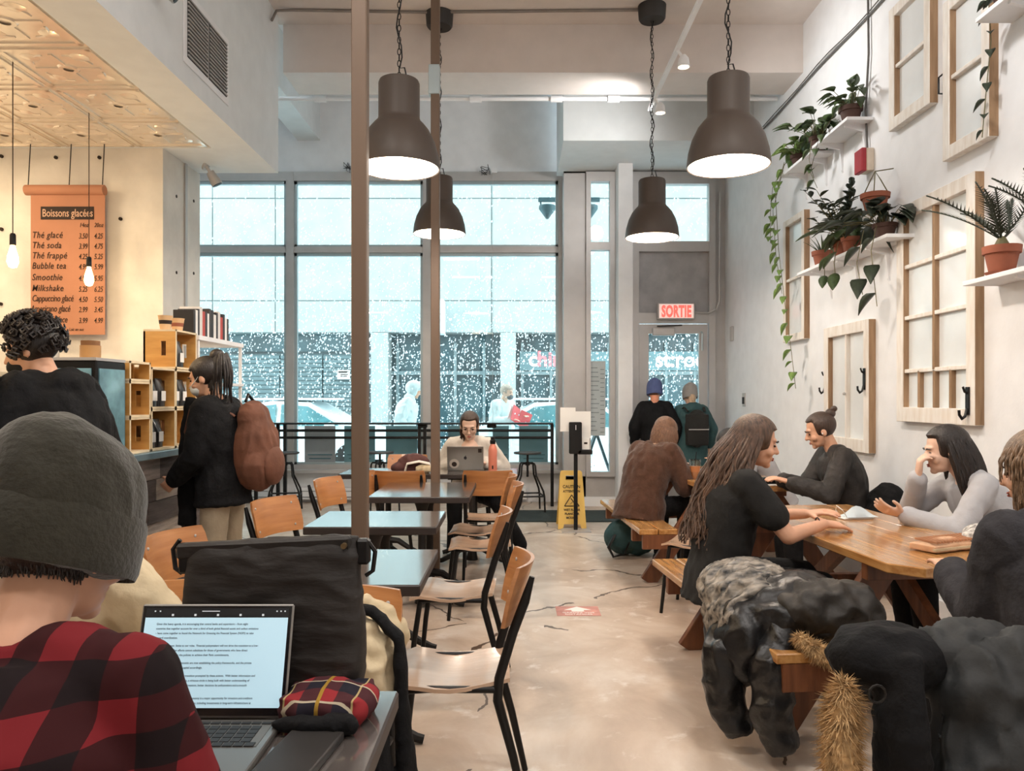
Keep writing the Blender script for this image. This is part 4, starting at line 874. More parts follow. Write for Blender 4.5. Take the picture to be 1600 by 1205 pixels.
# pedestrians outside
P, Hm, H3, hip, nb = person('pedestrian in a pale hooded coat walking past the window', -1.76, 12.2, -90, H=1.80, sit=False, z=-.12, lean=4, slouch=10, pitch=20, top=PALEH, topname='hooded_coat', pants=GREYT, fem=False, bulk=.05, hem=.25, amp=.02, knees=[(.09, .12, .50), (-.09, -.06, .48)], ankles=[(.1, .16, .085), (-.1, -.26, .12)], face=False, vox=.012, tvox=.014)
hb = MB(); cap(hb, Hm, .055, 1.32, -.16, side=.06); hb.cone(nb + V((.06, 0, .02)), nb + V((-.06, 0, .02)), .085, .085); blob('hood', hb, PALEH, P, .011, 4, .012, 10)
P, Hm, H3, hip, nb = person('pedestrian with dark mask holding a red folder outside the window', -.24, 12.1, -128, H=1.76, sit=False, z=-.12, lean=4, slouch=8, pitch=10, yaw=10, Rw=(.18, .34, 1.16), Lw=(-.12, .38, 1.20), skin=SKP, top=PALEH, topname='hoodie', pants=GREYT, fem=False, bulk=.04, hem=.12, amp=.016, hood=True, vox=.012, tvox=.014)
h = MB(); cap(h, Hm, .055, 1.02, -.05); add_hair(P, h, HG); MB().ell(Hm @ V((0, .062, -.058)), (.056, .056, .048), H3).build('face_mask', mat('mask_grey', '#5e6b70', .8), P, True)
rb = thing('folder', 'red folder held open by the masked pedestrian', 'folder', (.05, 11.83, 1.08), 40)
for q in (-1, 1): MB().box(0, .20 * q, -.006, .006, -.11, .13, Matrix.Rotation(R(-18 * q), 4, 'Z') @ Matrix.Rotation(R(24), 4, 'Y')).build('cover', mat('folder_red', '#d8555a', .6), rb)
MB().box(-.19, .19, .008, .02, -.10, .12, Matrix.Rotation(R(24), 4, 'Y')).build('pages', PAPERW, rb)
# pair by the door
P, Hm, H3, hip, nb = person('man in a blue beanie and black coat standing at the exit door', 1.68, 9.22, -6, H=1.60, sit=False, lean=2, slouch=6, fem=False, bulk=.035, wide=.86, hem=.2, topname='coat', face=False, vox=.011, tvox=.014, skin=mat('skin_flushed', '#cf8a6c', .5))
h = MB(); cap(h, Hm, .07, 1.0); add_hair(P, h, HA); beanie(P, Hm, mat('blue_knit', '#4e5a86', .9, bump=.2, bscale=80), 1.08)
P, Hm, H3, hip, nb = person('woman in a dark teal coat with a blonde ponytail standing at the exit door', 2.13, 9.25, 4, H=1.55, sit=False, lean=2, slouch=6, top=TEALC, topname='coat', pants=TEALC, bulk=.034, hem=.34, face=False, vox=.011, tvox=.014, hood=True, wide=.98)
h = MB(); cap(h, Hm, .07, 1.0); strands(h, Hm @ Matrix.Translation((0, -.10, -.02)) @ Matrix.Scale(.3, 4), 20, .19, -180, 180, .006, .009, .05, .012); add_hair(P, h, mat('hair_blonde', '#b99f84', .45, var=.25, scale=30)); beanie(P, Hm, mat('grey_knit', '#8f8b88', .9, bump=.2, bscale=80), 1.04)
bp = thing('backpack', 'flat black backpack worn by the woman in the teal coat', 'backpack', (2.145, 9.06, 1.02), 4)
blob('bag_body', MB().ell((0, 0, 0), (.15, .07, .23)).box(-.13, .13, -.06, .05, -.2, .17), BLT, bp, .012, 5); MB().box(-.12, .12, -.078, -.07, -.015, -.005).build('zip', METAL, bp)
for q in (-1, 1): MB().tube([(q * .10, .03, .2), (q * .12, .12, .25), (q * .13, .22, .2)], .016, 6, .4).build('strap', BLT, bp)
# picnic table people
P, Hm, H3, hip, nb = person('person in a brown sweater seen from behind at the far picnic table', .98, 6.02, -48, H=1.72, lean=16, slouch=18, pitch=34, Rw=(.12, .42, .80), Lw=(-.14, .44, .80), top=BROWN, topname='sweater', bulk=.045, hem=.06, amp=.014, skin=SKP, wide=1.0, face=False)
h = MB(); cap(h, Hm, .064, 1.05, -.08, side=.045); strands(h, Hm, 320, .17, -118, 118, .004, .006, .02, .022, (0, -.25, -1), taper=.5); add_hair(P, h, HA)
P, Hm, H3, hip, nb = person('person with dark hair bent behind the far laptop', 2.30, 6.75, 92, H=1.64, lean=30, slouch=18, pitch=30, top=GREYT, topname='sweater', Rw=(.16, .5, .79), Lw=(-.14, .5, .79))
h = MB(); cap(h, Hm, .06, 1.05, -.06); add_hair(P, h, HD)
P, Hm, H3, hip, nb = person('woman with long wavy hair and black t-shirt leaning on the near picnic table', 0.965, 3.66, -92, H=1.74, lean=7, slouch=9, pitch=14, Rw=(.08, .47, .795), Lw=(-.20, .48, .80), top=BLT, topname='t_shirt', sleeve=.62, bulk=.024, wide=1.06, vox=.006, collar=False, Rh=((-.35, .9, -.12), (-.2, 0, -1)), Lh=((.5, .8, .2), (0, .3, -1)), curlR=16, curlL=20, hem=.05, amp=.012, pole=(.7, -.35, -.7), ankles=[(.13, .52, .085), (-.13, .52, .085)])
h = MB(); cap(h, Hm, .078, 1.05, -.07, side=.05); strands(h, Hm, 170, .56, -100, 100, .018, .012, .03, .04, (0, -.42, -1), seg=26, taper=.3); strands(h, Hm, 90, .50, -85, 85, .02, .011, .0, .075, (0, -.34, -1), seg=22, taper=.3); add_hair(P, h, HW)
for q in (1,): MB().tube([V((.085, .44, .795)) + V((.031 * math.cos(t), 0, .031 * math.sin(t))) for t in [6.283 * i / 12 for i in range(13)]], .003, 5).build('hair_tie', BLACK, P)
P, Hm, H3, hip, nb = person('woman with a hair bun and dark jacket reading at the far picnic table', 2.34, 5.36, 86, H=1.72, lean=8, slouch=12, yaw=-8, pitch=22, Rw=(.02, .46, .80), Lw=(-.14, .44, .80), skin=SK, top=JKT, topname='jacket', bulk=.03, vox=.006, amp=.012)
h = MB(); cap(h, Hm, .088, 1.02, -.06, side=.035); h.ell(Hm @ V((0, -.105, .085)), (.034, .036, .034)); h.ell(Hm @ V((0, -.14, .105)), (.022, .022, .022)); add_hair(P, h, HB)
MB().ell(Hm @ V((-.083, .006, -.018)), (.003, .004, .007), H3).build('earbud', WHITE, P, True)
P, Hm, H3, hip, nb = person('woman with straight dark hair and pale grey top, hand raised to her face', 2.44, 3.86, 84, H=1.68, lean=14, slouch=12, pitch=12, yaw=-8, Rw=(-.01, .40, .98), Lw=(-.10, .50, .80), skin=SKP, top=GREYT, topname='jersey_top', bulk=.02, vox=.0055, Rh=((-.15, -.05, 1), (-.2, -1, .1)), curlR=58, Lh=((-.1, .9, .25), (.5, 0, .9)), curlL=26, pole=(.55, .2, -.9), collar=False, amp=.008)
h = MB(); cap(h, Hm, .086, 1.05, -.08, side=.045); strands(h, Hm, 120, .34, -102, 102, .003, .013, .02, .03, (0, -.30, -1), seg=14, taper=.5); add_hair(P, h, HD)
P, Hm, H3, hip, nb = person('man in a dark grey jacket with sandy hair, back turned at the right edge', 1.58, 2.10, 8, H=1.72, lean=6, slouch=10, yaw=28, pitch=10, top=CHAR, topname='jacket', fem=False, bulk=.04, hem=.10, amp=.012, Rw=(.25, .42, .78), Lw=(-.08, .44, .80), vox=.007, tvox=.01, wide=1.02, pole=(.15, -.35, -.9))
h = MB(); cap(h, Hm, .065, 1.06, -.08, side=.05); strands(h, Hm, 420, .13, -120, 120, .004, .0055, .02, .014, taper=.3); strands(h, Hm, 220, .10, -150, 150, .004, .005, .09, .03, taper=.3); add_hair(P, h, HL)
# ------------------------------------------------------------------ old window frames on the right wall  (local: x = along the wall to the camera, z up, y out of the wall)
def old_frame(label, y0, y1, z0, z1, cols, rows, bottom=0, stile=.07, d=.055, bare=True):
    """cols: x cuts 0..1, rows: z cuts 0..1 from the bottom; bottom>0 splits the lowest row in that many panes"""
    W_, Hh = abs(y1 - y0), z1 - z0
    f = thing('old_window_frame', label, 'window frame', (XR, max(y0, y1), z0), -90, 'old window frames on the white wall')
    front = OLDW
    def piece(name, x0, x1, a, b, dd=d, m=front): return MB().box(x0, x1, -dd, 0, a, b).build(name, m, f, bevel=.003)
    piece('stile', 0, stile, 0, Hh); piece('stile', W_ - stile, W_, 0, Hh)
    piece('rail', stile, W_ - stile, 0, stile * 1.15); piece('rail', stile, W_ - stile, Hh - stile, Hh)
    for s in (-.002, W_): MB().box(s, s + .002, -d + .004, 0, .004, Hh - .004).build('bare_edge', OLDB, f)
    ix0, ix1, iz0, iz1 = stile, W_ - stile, stile * 1.15, Hh - stile; mw = .026
    zs = [iz0] + [iz0 + (iz1 - iz0) * r_ for r_ in rows] + [iz1]; xs = [ix0] + [ix0 + (ix1 - ix0) * c for c in cols] + [ix1]
    for zc in zs[1:-1]: piece('muntin', ix0, ix1, zc - mw / 2, zc + mw / 2, d * .8)
    for xc in xs[1:-1]: piece('muntin', xc - mw / 2, xc + mw / 2, (zs[1] if bottom else iz0), iz1, d * .85, OLDB if bare else OLDW)
    if bottom:
        for k in range(1, bottom): xc = ix0 + (ix1 - ix0) * k / bottom; piece('muntin', xc - mw / 2, xc + mw / 2, iz0, zs[1], d * .8, OLDB)
    for i in range(len(zs) - 1):
        xx = [ix0 + (ix1 - ix0) * k / bottom for k in range(bottom + 1)] if bottom and i == 0 else xs
        for j in range(len(xx) - 1): MB().box(xx[j], xx[j+1], -.014, -.010, zs[i], zs[i+1]).build('pane', OLDG, f)
    for s in (ix0, ix1 - .006): MB().box(s, s + .006, -d + .006, -.014, iz0, iz1).build('reveal', OLDB, f)
    return f
fA = old_frame('tall two pane frame high on the wall, left of its twin', 4.87, 5.40, 3.25, 4.10, [], [.5])
fB = old_frame('two pane frame with a pull handle high at the right edge', 4.26, 4.72, 2.83, 3.80, [], [.5])
MB().tube([(-.0, -.03, .42), (-.05, -.05, .44), (-.05, -.05, .54), (-.0, -.03, .56)], .006, 6).build('pull_handle', BLACK, fB, True)
fC = old_frame('big old frame of six large and four small panes beside the palm pot', 4.39, 5.29, 1.22, 2.68, [.5], [.19, .47, .74], 4, .085)
fD = old_frame('double casement frame hanging low, behind the woman with the bun', 5.71, 6.54, .965, 1.97, [.5], [], 0, .085, bare=False)
MB().ell((.42, -.06, .45), (.012, .012, .012)).build('knob', METAL, fD, True)
fE = old_frame('narrow frame farthest away, under the trailing vine', 6.99, 7.53, 1.92, 3.1, [], [.5], 0, .06)
def hook(label, y, z, off=.056):
    h = thing('coat_hook', label, 'hook', (XR - off, y, z), -90, 'black coat hooks'); h.scale = (1, .6, .9)
    MB().box(-.02, .02, -.012, 0, -.02, .16).build('plate', BLACK, h, bevel=.003); MB().tube([(0, -.01, .02), (0, -.03, -.03), (0, -.06, -.045), (0, -.085, -.02), (0, -.088, .01)], .011, 8).build('prong', BLACK, h, True); MB().tube([(0, -.01, .12), (0, -.035, .13), (0, -.05, .16)], .009, 8).build('upper_prong', BLACK, h, True)
hook('black coat hook at the left edge of the double casement frame', 6.56, 1.46, .03); hook('black coat hook on the right stile of the double casement frame', 5.77, 1.46); hook('black coat hook at the bottom right of the big six pane frame', 4.45, 1.30)
fa = thing('fire_alarm', 'red fire alarm horn on the wall with a cable rising from it', 'alarm', (XR, 5.80, 3.17))
MB().box(-.055, 0, -.07, .05, -.09, .08).build('back_box', mat('alarm_beige', '#cdbfae', .6), fa, bevel=.005); MB().box(-.09, -.05, -.06, .07, -.09, .085).build('horn', mat('alarm_red', '#a12c36', .5), fa, bevel=.006)
MB().tube([(-.02, 0, .08), (-.02, .03, .4), (-.02, -.02, .8), (-.02, .0, 1.69)], .008, 6).build('cable', mat('grey_cable', '#5c5a58'), fa, True)

# ------------------------------------------------------------------ wall shelves and plants
def shelf(label, y0, y1, z, brs, dep=.2):
    s = thing('wall_shelf', label, 'shelf', (XR, 0, z), 0, 'white wall shelves'); MB().box(-dep, 0, y0, y1, 0, .025).build('board', WHITE, s, bevel=.002)
    for y in brs:
        MB().prism([(0, 0), (-dep * .85, 0), (-dep * .85, -.015), (-.03, -.05), (-.012, -.22), (0, -.24)], -.012, .012, lambda a, b, d: (a, y + d, b)).build('bracket', WHITE, s)
shelf('upper white shelf, near half, under the alarm', 5.74, 6.42, 3.46, (5.86, 6.28)); shelf('upper white shelf, far half, with the trailing pothos', 6.46, 7.2, 3.44, (6.6, 7.05))
shelf('middle white shelf crowded with terracotta pots', 5.13, 6.76, 2.455, (5.5, 6.0, 6.5)); shelf('white shelf with the palm pot at the right edge', 3.2, 4.26, 2.0, (3.85, 3.4)); shelf('high white shelf cut by the top right corner', 3.2, 4.14, 3.4, (3.9,))
LM = {}
def leafmesh(kind):
    if kind in LM: return LM[kind]
    mb = MB(); n = 7; rs = []
    for i in range(n):
        t = i / (n - 1)
        if kind == 'blade': w_ = .06 * (1 - t) ** .7 + .004; b = .25 * t * t
        elif kind == 'oval': w_ = .26 * math.sin(math.pi * min(.985, t * .95 + .03)) ** .8; b = .22 * t * t
        else: w_ = .36 * math.sin(math.pi * min(.985, t ** .72 * .97 + .02)) ** .9 * (1 - .35 * t); b = .3 * t * t
        rs.append([V((-w_, t, -b + w_ * .35)), V((0, t, -b)), V((w_, t, -b + w_ * .35)), V((0, t, -b - .012))])
    me = mb.rings(rs).mesh('leaf'); me.shade_smooth(); LM[kind] = me; return me
def leaf(parent, kind, m, p, d, size, up=(0, 0, 1)):
    key = kind + m.name
    if key not in LM: me = leafmesh(kind).copy(); me.materials.append(m); LM[key] = me
    o = bpy.data.objects.new('leaf', LM[key]); C.objects.link(o); o.parent = parent
    d = V(d).normalized(); u = V(up); x = d.cross(u); x = x.normalized() if x.length > .01 else V((1, 0, 0)); zz = x.cross(d)
    M = Matrix((x, d, zz)).transposed().to_4x4() * 1.0; o.matrix_local = Matrix.Translation(p) @ M @ Matrix.Scale(size, 4)
def pot(P, r=.07, h=.11, m=TERRA, saucer=False):
    z = .012 if saucer else 0
    if saucer: MB().lathe([(r * .75, 0), (r * .95, .016), (r * .8, .016)], 22, cap=True).build('saucer', m, P, True)
    MB().lathe([(r * .68, z), (r * .9, z + h * .72), (r * 1.02, z + h * .72), (r * 1.06, z + h), (r * .93, z + h), (r * .88, z + h * .82), (.005, z + h * .8)], 24, cap=True).build('pot', m, P, True)
    return z + h * .8
DPOT = mat('dark_pot', '#4b3128', .7)
def bushy(label, loc, n, size, spread, hgt, kind='heart', m=LEAF, r=.07, seed=1, potm=TERRA, ph=.11, vines=(), vm=None, saucer=False):
    P = thing('potted_plant', label, 'plant', loc, 0, 'plants on the wall shelves'); z = pot(P, r, ph, potm, saucer); rn = random.Random(seed)
    st_ = MB()
    for i in range(n):
        a = rn.uniform(0, 6.28); k = rn.uniform(.15, 1); e = V((math.cos(a) * spread * k - .02, math.sin(a) * spread * k, z + hgt * rn.uniform(.25, 1.0) * (1.1 - .5 * k))); b0 = V((math.cos(a) * r * .5, math.sin(a) * r * .5, z))
        e.x = min(e.x, XR - loc[0] - size * .52)
        st_.tube([b0, (b0 + e) / 2 + V((0, 0, .02)), e], .0025, 4); d = V((math.cos(a) - .2, math.sin(a), rn.uniform(-.5, .35))); d.x = min(d.x, -.05); leaf(P, kind, m, e, d, size * rn.uniform(.75, 1.15))
    for v in vines:      # v: list of local points
        st_.tube(v, .003, 4)
        for i in range(1, len(v)):
            p, q = V(v[i-1]), V(v[i]); k = max(1, int((q - p).length / (size * .75)))
            for j in range(k):
                c = p.lerp(q, (j + .5) / k); a = rn.uniform(-1, 1); leaf(P, kind, vm or m, c, (-.5, (1 if (i + j) % 2 else -1) * .8, -.55 + .3 * a), size * rn.uniform(.6, .95))
    st_.build('stem', STEM, P); return P
X1 = XR - .11
bushy('pothos in a dark pot at the near end of the upper shelf', (X1, 5.88, 3.485), 26, .13, .19, .20, 'heart', LEAF, .085, 1, DPOT, .12, vines=[[(-.09, .1, .1), (-.15, .25, -.05), (-.15, .42, -.25), (-.12, .35, -.40)]])
bushy('leafy pothos in a brown pot in the middle of the upper shelf', (X1, 6.50, 3.465), 40, .15, .24, .24, 'heart', LEAF, .08, 2, DPOT, .12, vines=[[(-.1, -.1, .08), (-.14, -.15, -.12), (-.12, -.2, -.28)]])
bushy('trailing pothos at the far end of the upper shelf, its vines reaching far down', (X1, 6.95, 3.465), 30, .14, .2, .16, 'heart', LEAFL, .075, 3, DPOT, .11, vm=LEAFL,
      vines=[[(-.08, .12, .08), (-.14, .3, -.1), (-.13, .4, -.35), (-.12, .42, -.6)], [(-.1, .1, .08), (-.14, .22, -.2), (-.1, .25, -.7), (-.06, .2, -1.2), (-.03, .1, -1.7), (-.05, -.05, -2.0)], [(-.08, .15, .08), (-.12, .35, -.3), (-.08, .38, -.75), (-.05, .3, -1.1)]])
bl_ = thing('potted_plant', 'spiky aloe in a terracotta pot on the middle shelf', 'plant', (X1, 6.42, 2.48), 0, 'plants on the wall shelves'); z = pot(bl_, .085, .125)
rn = random.Random(9)
for i in range(16): a = rn.uniform(0, 6.28); k = rn.uniform(.2, .8); leaf(bl_, 'blade', LEAF, V((math.cos(a) * .02, math.sin(a) * .02, z)), (math.cos(a) * k - .1, math.sin(a) * k, 1), rn.uniform(.13, .2))
def zz(label, loc, n, L, m, seed, r=.08, ph=.12, potm=TERRA):
    P = thing('potted_plant', label, 'plant', loc, 0, 'plants on the wall shelves'); z = pot(P, r, ph, potm); rn = random.Random(seed); st_ = MB()
    for i in range(n):
        a = rn.uniform(0, 6.28); k = rn.uniform(.2, .62); d = V((min(.0, math.cos(a) * k - .15), math.sin(a) * k, 1)).normalized(); l = L * rn.uniform(.7, 1.05); b0 = V((0, 0, z)); pts = [b0 + d * l * t + V((min(0, math.cos(a) * .08 - .02), math.sin(a) * .08, -.05)) * t * t for t in (0, .25, .5, .75, 1)]; st_.tube(pts, [.006, .005, .004, .003, .002], 5)
        for j in range(7):
            t = .3 + .7 * j / 6; p = b0 + d * l * t + V((min(0, math.cos(a) * .08 - .02), math.sin(a) * .08, -.05)) * t * t; sd = V((-math.sin(a), math.cos(a), 0)) * (1 if j % 2 else -1); leaf(P, 'oval', m, p, sd * .8 + d * .6, .085)
    st_.build('stem', STEM, P)
zz('tall feathery plant in a terracotta pot at the centre of the middle shelf', (X1, 6.02, 2.48), 17, .50, LEAFD, 4)
mc = bushy('dark broad leaved plant spilling from the near end of the middle shelf', (X1 - .02, 5.30, 2.48), 30, .20, .26, .16, 'heart', LEAFD, .08, 6, DPOT, .10, vines=[[(-.08, -.05, .08), (-.14, -.1, -.1), (-.13, -.12, -.3), (-.1, -.1, -.48)], [(-.1, .1, .08), (-.14, .12, -.15), (-.13, .05, -.38)]])
bushy('green long leaved plant hanging over the front of the middle shelf', (X1 - .03, 5.80, 2.48), 24, .21, .2, .12, 'oval', LEAF, .075, 7, TERRA, .11, vines=[[(-.1, 0, .08), (-.14, -.02, -.08), (-.14, -.06, -.25)], [(-.09, .12, .08), (-.14, .16, -.08), (-.13, .18, -.22)]])
mp_ = thing('hanging_pot', 'terracotta pot in a string hanger above the middle shelf', 'pot', (XR - .14, 5.42, 2.70), 0); pot(mp_, .095, .12)
for a in (0, 2.1, 4.2): MB().tube([(.098 * math.cos(a), .098 * math.sin(a), .12), (.04 * math.cos(a), .04 * math.sin(a), .22), (.0, 0, .28), (.13, 0, .3)], .004, 5).tube([(.098 * math.cos(a), .098 * math.sin(a), .12), (.07 * math.cos(a + 1), .07 * math.sin(a + 1), .0), (0, 0, -.03)], .004, 5).build('string', STEM, mp_)
def palm(label, loc, n, seed, L=.30, az=None):
    P = thing('potted_plant', label, 'plant', loc, 0, 'plants on the wall shelves'); z = pot(P, .088, .14, TERRA, True); rn = random.Random(seed); MB().lathe([(.03, z), (.035, z + .04), (.015, z + .08)], 12, cap=True).build('trunk', STEM, P, True)
    for i in range(n):
        a = az[i] if az else rn.uniform(0, 6.28); k = rn.uniform(.6, 1.3); pts = [V((0, 0, z + .06)) + V((math.cos(a) * k * t * L - .05 * t, math.sin(a) * k * t * L, L * (1.0 * t - .35 * t * t))) for t in [q / 10 for q in range(11)]]; pts = [V((min(p.x, .03 + .02 * math.tanh(p.x * 8)), p.y, p.z)) for p in pts]
        f = MB().tube(pts, .004, 5)
        for q in range(2, 11):
            d = (pts[q] - pts[q-1]).normalized(); sd = d.cross(V((0, 0, 1))).normalized()
            for s in (-1, 1):
                for hh in (0, .5):
                    p = pts[q-1].lerp(pts[q], hh); e = p + (sd * s * .8 + d * .6 + V((0, 0, .15))).normalized() * .075 * math.sin(min(3.0, .6 + q * .24)); w_ = d * .006; f.add([p - w_, p + w_, e, p + V((0, 0, .003))], [(0, 1, 2), (0, 2, 3), (1, 3, 2), (0, 3, 1)])
        f.build('frond', LEAFD, P)
palm('potted palm with stiff fronds in terracotta on the right hand shelf', (XR - .12, 4.04, 2.025), 11, 3, .34)
palm('second potted palm cut by the right edge of the picture', (XR - .12, 3.66, 2.025), 9, 5, .30)
bushy('dangling plant on the high corner shelf', (XR - .12, 4.02, 3.425), 8, .09, .10, .06, 'heart', LEAFD, .06, 8, DPOT, .09, vines=[[(-.02, .1, .08), (.03, .16, -.1), (.04, .22, -.35), (.03, .24, -.6)]])

# ------------------------------------------------------------------ things on the near table
LAP = mat('laptop_grey', '#8d8a86', .35, .8, var=.03); KEY = mat('key_black', '#1c1b1b', .5); BEZ = mat('bezel_black', '#121214', .25); SCR = mat('screen_page', '#a9c6d2', .3, var=.01, emit='#a9c8d6', estr=.55); SCT = mat('screen_text', '#39454c', .6)
def laptop(label, loc, rz, ang, W_=.304, D=.212, detail=True):
    l = thing('laptop', label, 'laptop', loc, rz); h = W_ / 2
    MB().box(-h, h, -D, 0, 0, .012).build('base', LAP, l, bevel=.004, seg=2)
    lid = Matrix.Translation((0, .004, .012)) @ Matrix.Rotation(R(-ang), 4, 'X')      # lid stands up along local z, screen to -y
    li = MB().box(-h, h, 0, .006, 0, D, lid).build('lid', LAP, l, bevel=.003)
    MB().box(-h + .004, h - .004, -.001, .0005, .004, D - .004, lid).build('bezel', BEZ, li)
    return l, lid, h, D, li
lp, lid, h, D, li = laptop('open grey laptop showing a text page, close up on the near table', (-.595, 1.475, .7515), 0, 17)
MB().box(-h + .010, h - .010, -.002, -.001, .018, D - .026, lid).build('screen', SCR, li)
MB().box(-h + .010, h - .010, -.002, -.001, D - .024, D - .008, lid).build('toolbar', mat('toolbar_dark', '#26292d', .4), li)
TM = lambda x, z: lid @ T3(x, -.0024, z) @ FRONT
UIW = mat('ui_white', '#cfd6da', .5, emit='#cfd6da', estr=.3)
tb = MB()
for x in (-.09, -.045, .0, .045, .09): tb.box(x, x + .004, -.003, -.002, D - .023, D - .019, lid)
for x in (-.03,): tb.box(x, x + .035, -.003, -.002, D - .0145, D - .013, lid)
for x in (-.125, -.115, .118, .126, .134): tb.box(x, x + .0025, -.003, -.002, D - .015, D - .0125, lid)
tb.build('toolbar_icon', UIW, li)
para = ["Given this heavy agenda, it is encouraging that central banks and supervisors – from eight\ncountries that together account for over a third of both global financial assets and carbon emissions\n– have come together to found the Network for Greening the Financial System (NGFS) to take\nforward coordination.",
 "There are, however, limits to our roles.  Financial policymakers will not drive the transition to a low-\ncarbon economy.  Our efforts cannot substitute for those of governments who have direct\nresponsibilities to deliver the policies to achieve their Paris commitments.",
 "The good news is that governments are now establishing the policy frameworks, and the private\nsector is beginning to allocate capital accordingly.",
 "Our efforts will help smooth the transition prompted by these actions.  With better information and\nrisk management as the foundations, a virtuous circle is being built with better understanding of\ntomorrow's risks, better pricing for investors, better decisions by policymakers and a smooth\ntransition to a low carbon economy.",
 "Financing the transition to a low carbon economy is a major opportunity for investors and creditors\nunleashing a sweeping technological revolution, including investments in long-term infrastructure at\nfour times the current rate."]
zt = D - .040
for p in para:
    text(p, .0054, TM(-.118, zt), SCT, li, ext=.0001, line=1.62, wide=.93, bold=.00008); zt -= .0087 * (p.count('\n') + 1) + .0062
kb = MB().box(-.137, .137, -.118, -.012, .0121, .0128).build('key_well', mat('key_well', '#6f6b66', .4, .6), lp)
for r_ in range(6):
    n = 14 if r_ < 5 else 10; y = -.018 - r_ * .0172; x = -.134
    for k in range(n):
        wk = .0165
        if r_ in (1, 2, 3, 4) and k in (0, n - 1): wk = .0225
        if r_ == 5: wk = .092 if k == 4 else .0165
        if x + wk > .136: break
        MB().box(x, x + wk, y - .0148 + (.006 if r_ == 0 else 0), y, .0128, .0142).build('key', KEY, lp); x += wk + .0028
MB().box(-.06, .06, -.2, -.128, .0121, .0124).build('trackpad', mat('trackpad', '#7d7a76', .3, .6), lp)
# dark roll top bag standing on the table
BAGM = mat('waxed_canvas', '#1d1815', .6, var=.3, scale=4, stretch=(1, 1, 3), bump=.15, bscale=20)
bg = thing('roll_top_bag', 'large dark brown canvas bag with side clips standing on the near table', 'bag', (-.505, 1.605, .7515), -3)
rs = []
for t in range(11):
    k = t / 10; zz_ = .335 * k; wx = .188 + .004 * math.sin(k * 5); wy = .05 * (1 - k) ** .5 + .008
    rs.append([V((math.copysign(abs(math.cos(a)) ** .35, math.cos(a)) * wx, math.copysign(abs(math.sin(a)) ** .6, math.sin(a)) * wy, zz_ + (.012 * math.cos(a) * k))) for a in [6.283 * i / 28 + .02 for i in range(28)]])
blob('bag_body', MB().rings(rs), BAGM, bg, .006, 2, .006, 7, (1, 1, 2.4)); MB().box(-.186, .186, -.016, .012, .30, .334, Matrix.Rotation(R(-3.2), 4, 'Y')).build('rolled_edge', BAGM, bg, bevel=.006)
for q in (-1, 1):
    MB().box(q * .188 - .012, q * .188 + .016, -.012, .012, .272 + q * .012, .325 + q * .012).build('clip', BLACK, bg, bevel=.005); MB().tube([(q * .20, 0, .33), (q * .215, 0, .31), (q * .21, 0, .27), (q * .195, 0, .26)], .005, 6).build('buckle', BLACK, bg, True)
MB().cyl((.155, -.026, .325), (.155, -.016, .325), .006).build('stud', mat('brass', '#8d7a58', .35, .8), bg, True)
SCF = plaid('tartan_wool', '#24222b', '#46262a', '#8a2c30', 15, 'xy', ('#a89568', '#b0a48e', '#96762f'))
sf = thing('tartan_scarf', 'folded red tartan scarf lying right of the open laptop', 'scarf', (-.37, 1.515, .7515), -6)
blob('folded_wool', MB().box(-.075, .075, -.06, .06, .0, .055).ell((0, -.05, .03), (.085, .03, .028)).ell((.07, 0, .03), (.03, .065, .03)).ell((0, 0, .05), (.075, .06, .02)), SCF, sf, .005, 5, .006, 16)
blob('dark_lining', MB().ell((.0, -.085, .018), (.08, .02, .018)).ell((.05, -.08, .02), (.04, .02, .022)), DARK, sf, .005, 3, .005, 20)
ph = thing('black_notebook', 'thick black notebook lying on the near table beside the laptop', 'notebook', (-.375, 1.335, .7515), -8)
MB().box(-.05, .05, -.085, .085, 0, .016).build('cover', mat('black_leather', '#262322', .5, var=.15), ph, bevel=.004, seg=2); MB().box(-.0505, -.044, -.08, .08, .004, .012).build('page_edge', METAL, ph); MB().cyl((.03, .085, .012), (.045, .10, .012), .006).build('ring', METAL, ph)
pa = MB().box(-.06, .06, -.08, .05, 0, .001).build('paper_sheet', PAPERW); pa.location = (-.50, 1.215, .7665); pa.rotation_euler = (0, 0, R(24)); tag(pa, 'white paper corner at the bottom edge of the laptop', 'paper')
pa.location.z = .7520; pa.location = (-.435, 1.225, .752)
ct_ = thing('beige_coat', 'beige coat with black lining draped over the chair across from the laptop', 'coat', (-.53, 2.0, 0), 176)
blob('coat_body', MB().ell((-.02, .0, .60), (.19, .12, .16)).ell((-.12, -.02, .66), (.09, .1, .16)).ell((-.02, -.2, .70), (.19, .05, .12)), CREAM, ct_, .007, 3, .03, 11)
blob('black_edge', MB().tube([(-.08, .0, .84), (-.16, .0, .83), (-.23, .0, .76), (-.235, .0, .66), (-.25, .02, .5), (-.27, .04, .3), (-.29, .06, .06)], [.02, .024, .026, .028, .036, .05, .06], 12, .6).tube([(-.2, .08, .55), (-.22, .1, .3), (-.24, .1, .06)], [.04, .06, .07], 12, .5), DARK, ct_, .008, 3, .008, 10)

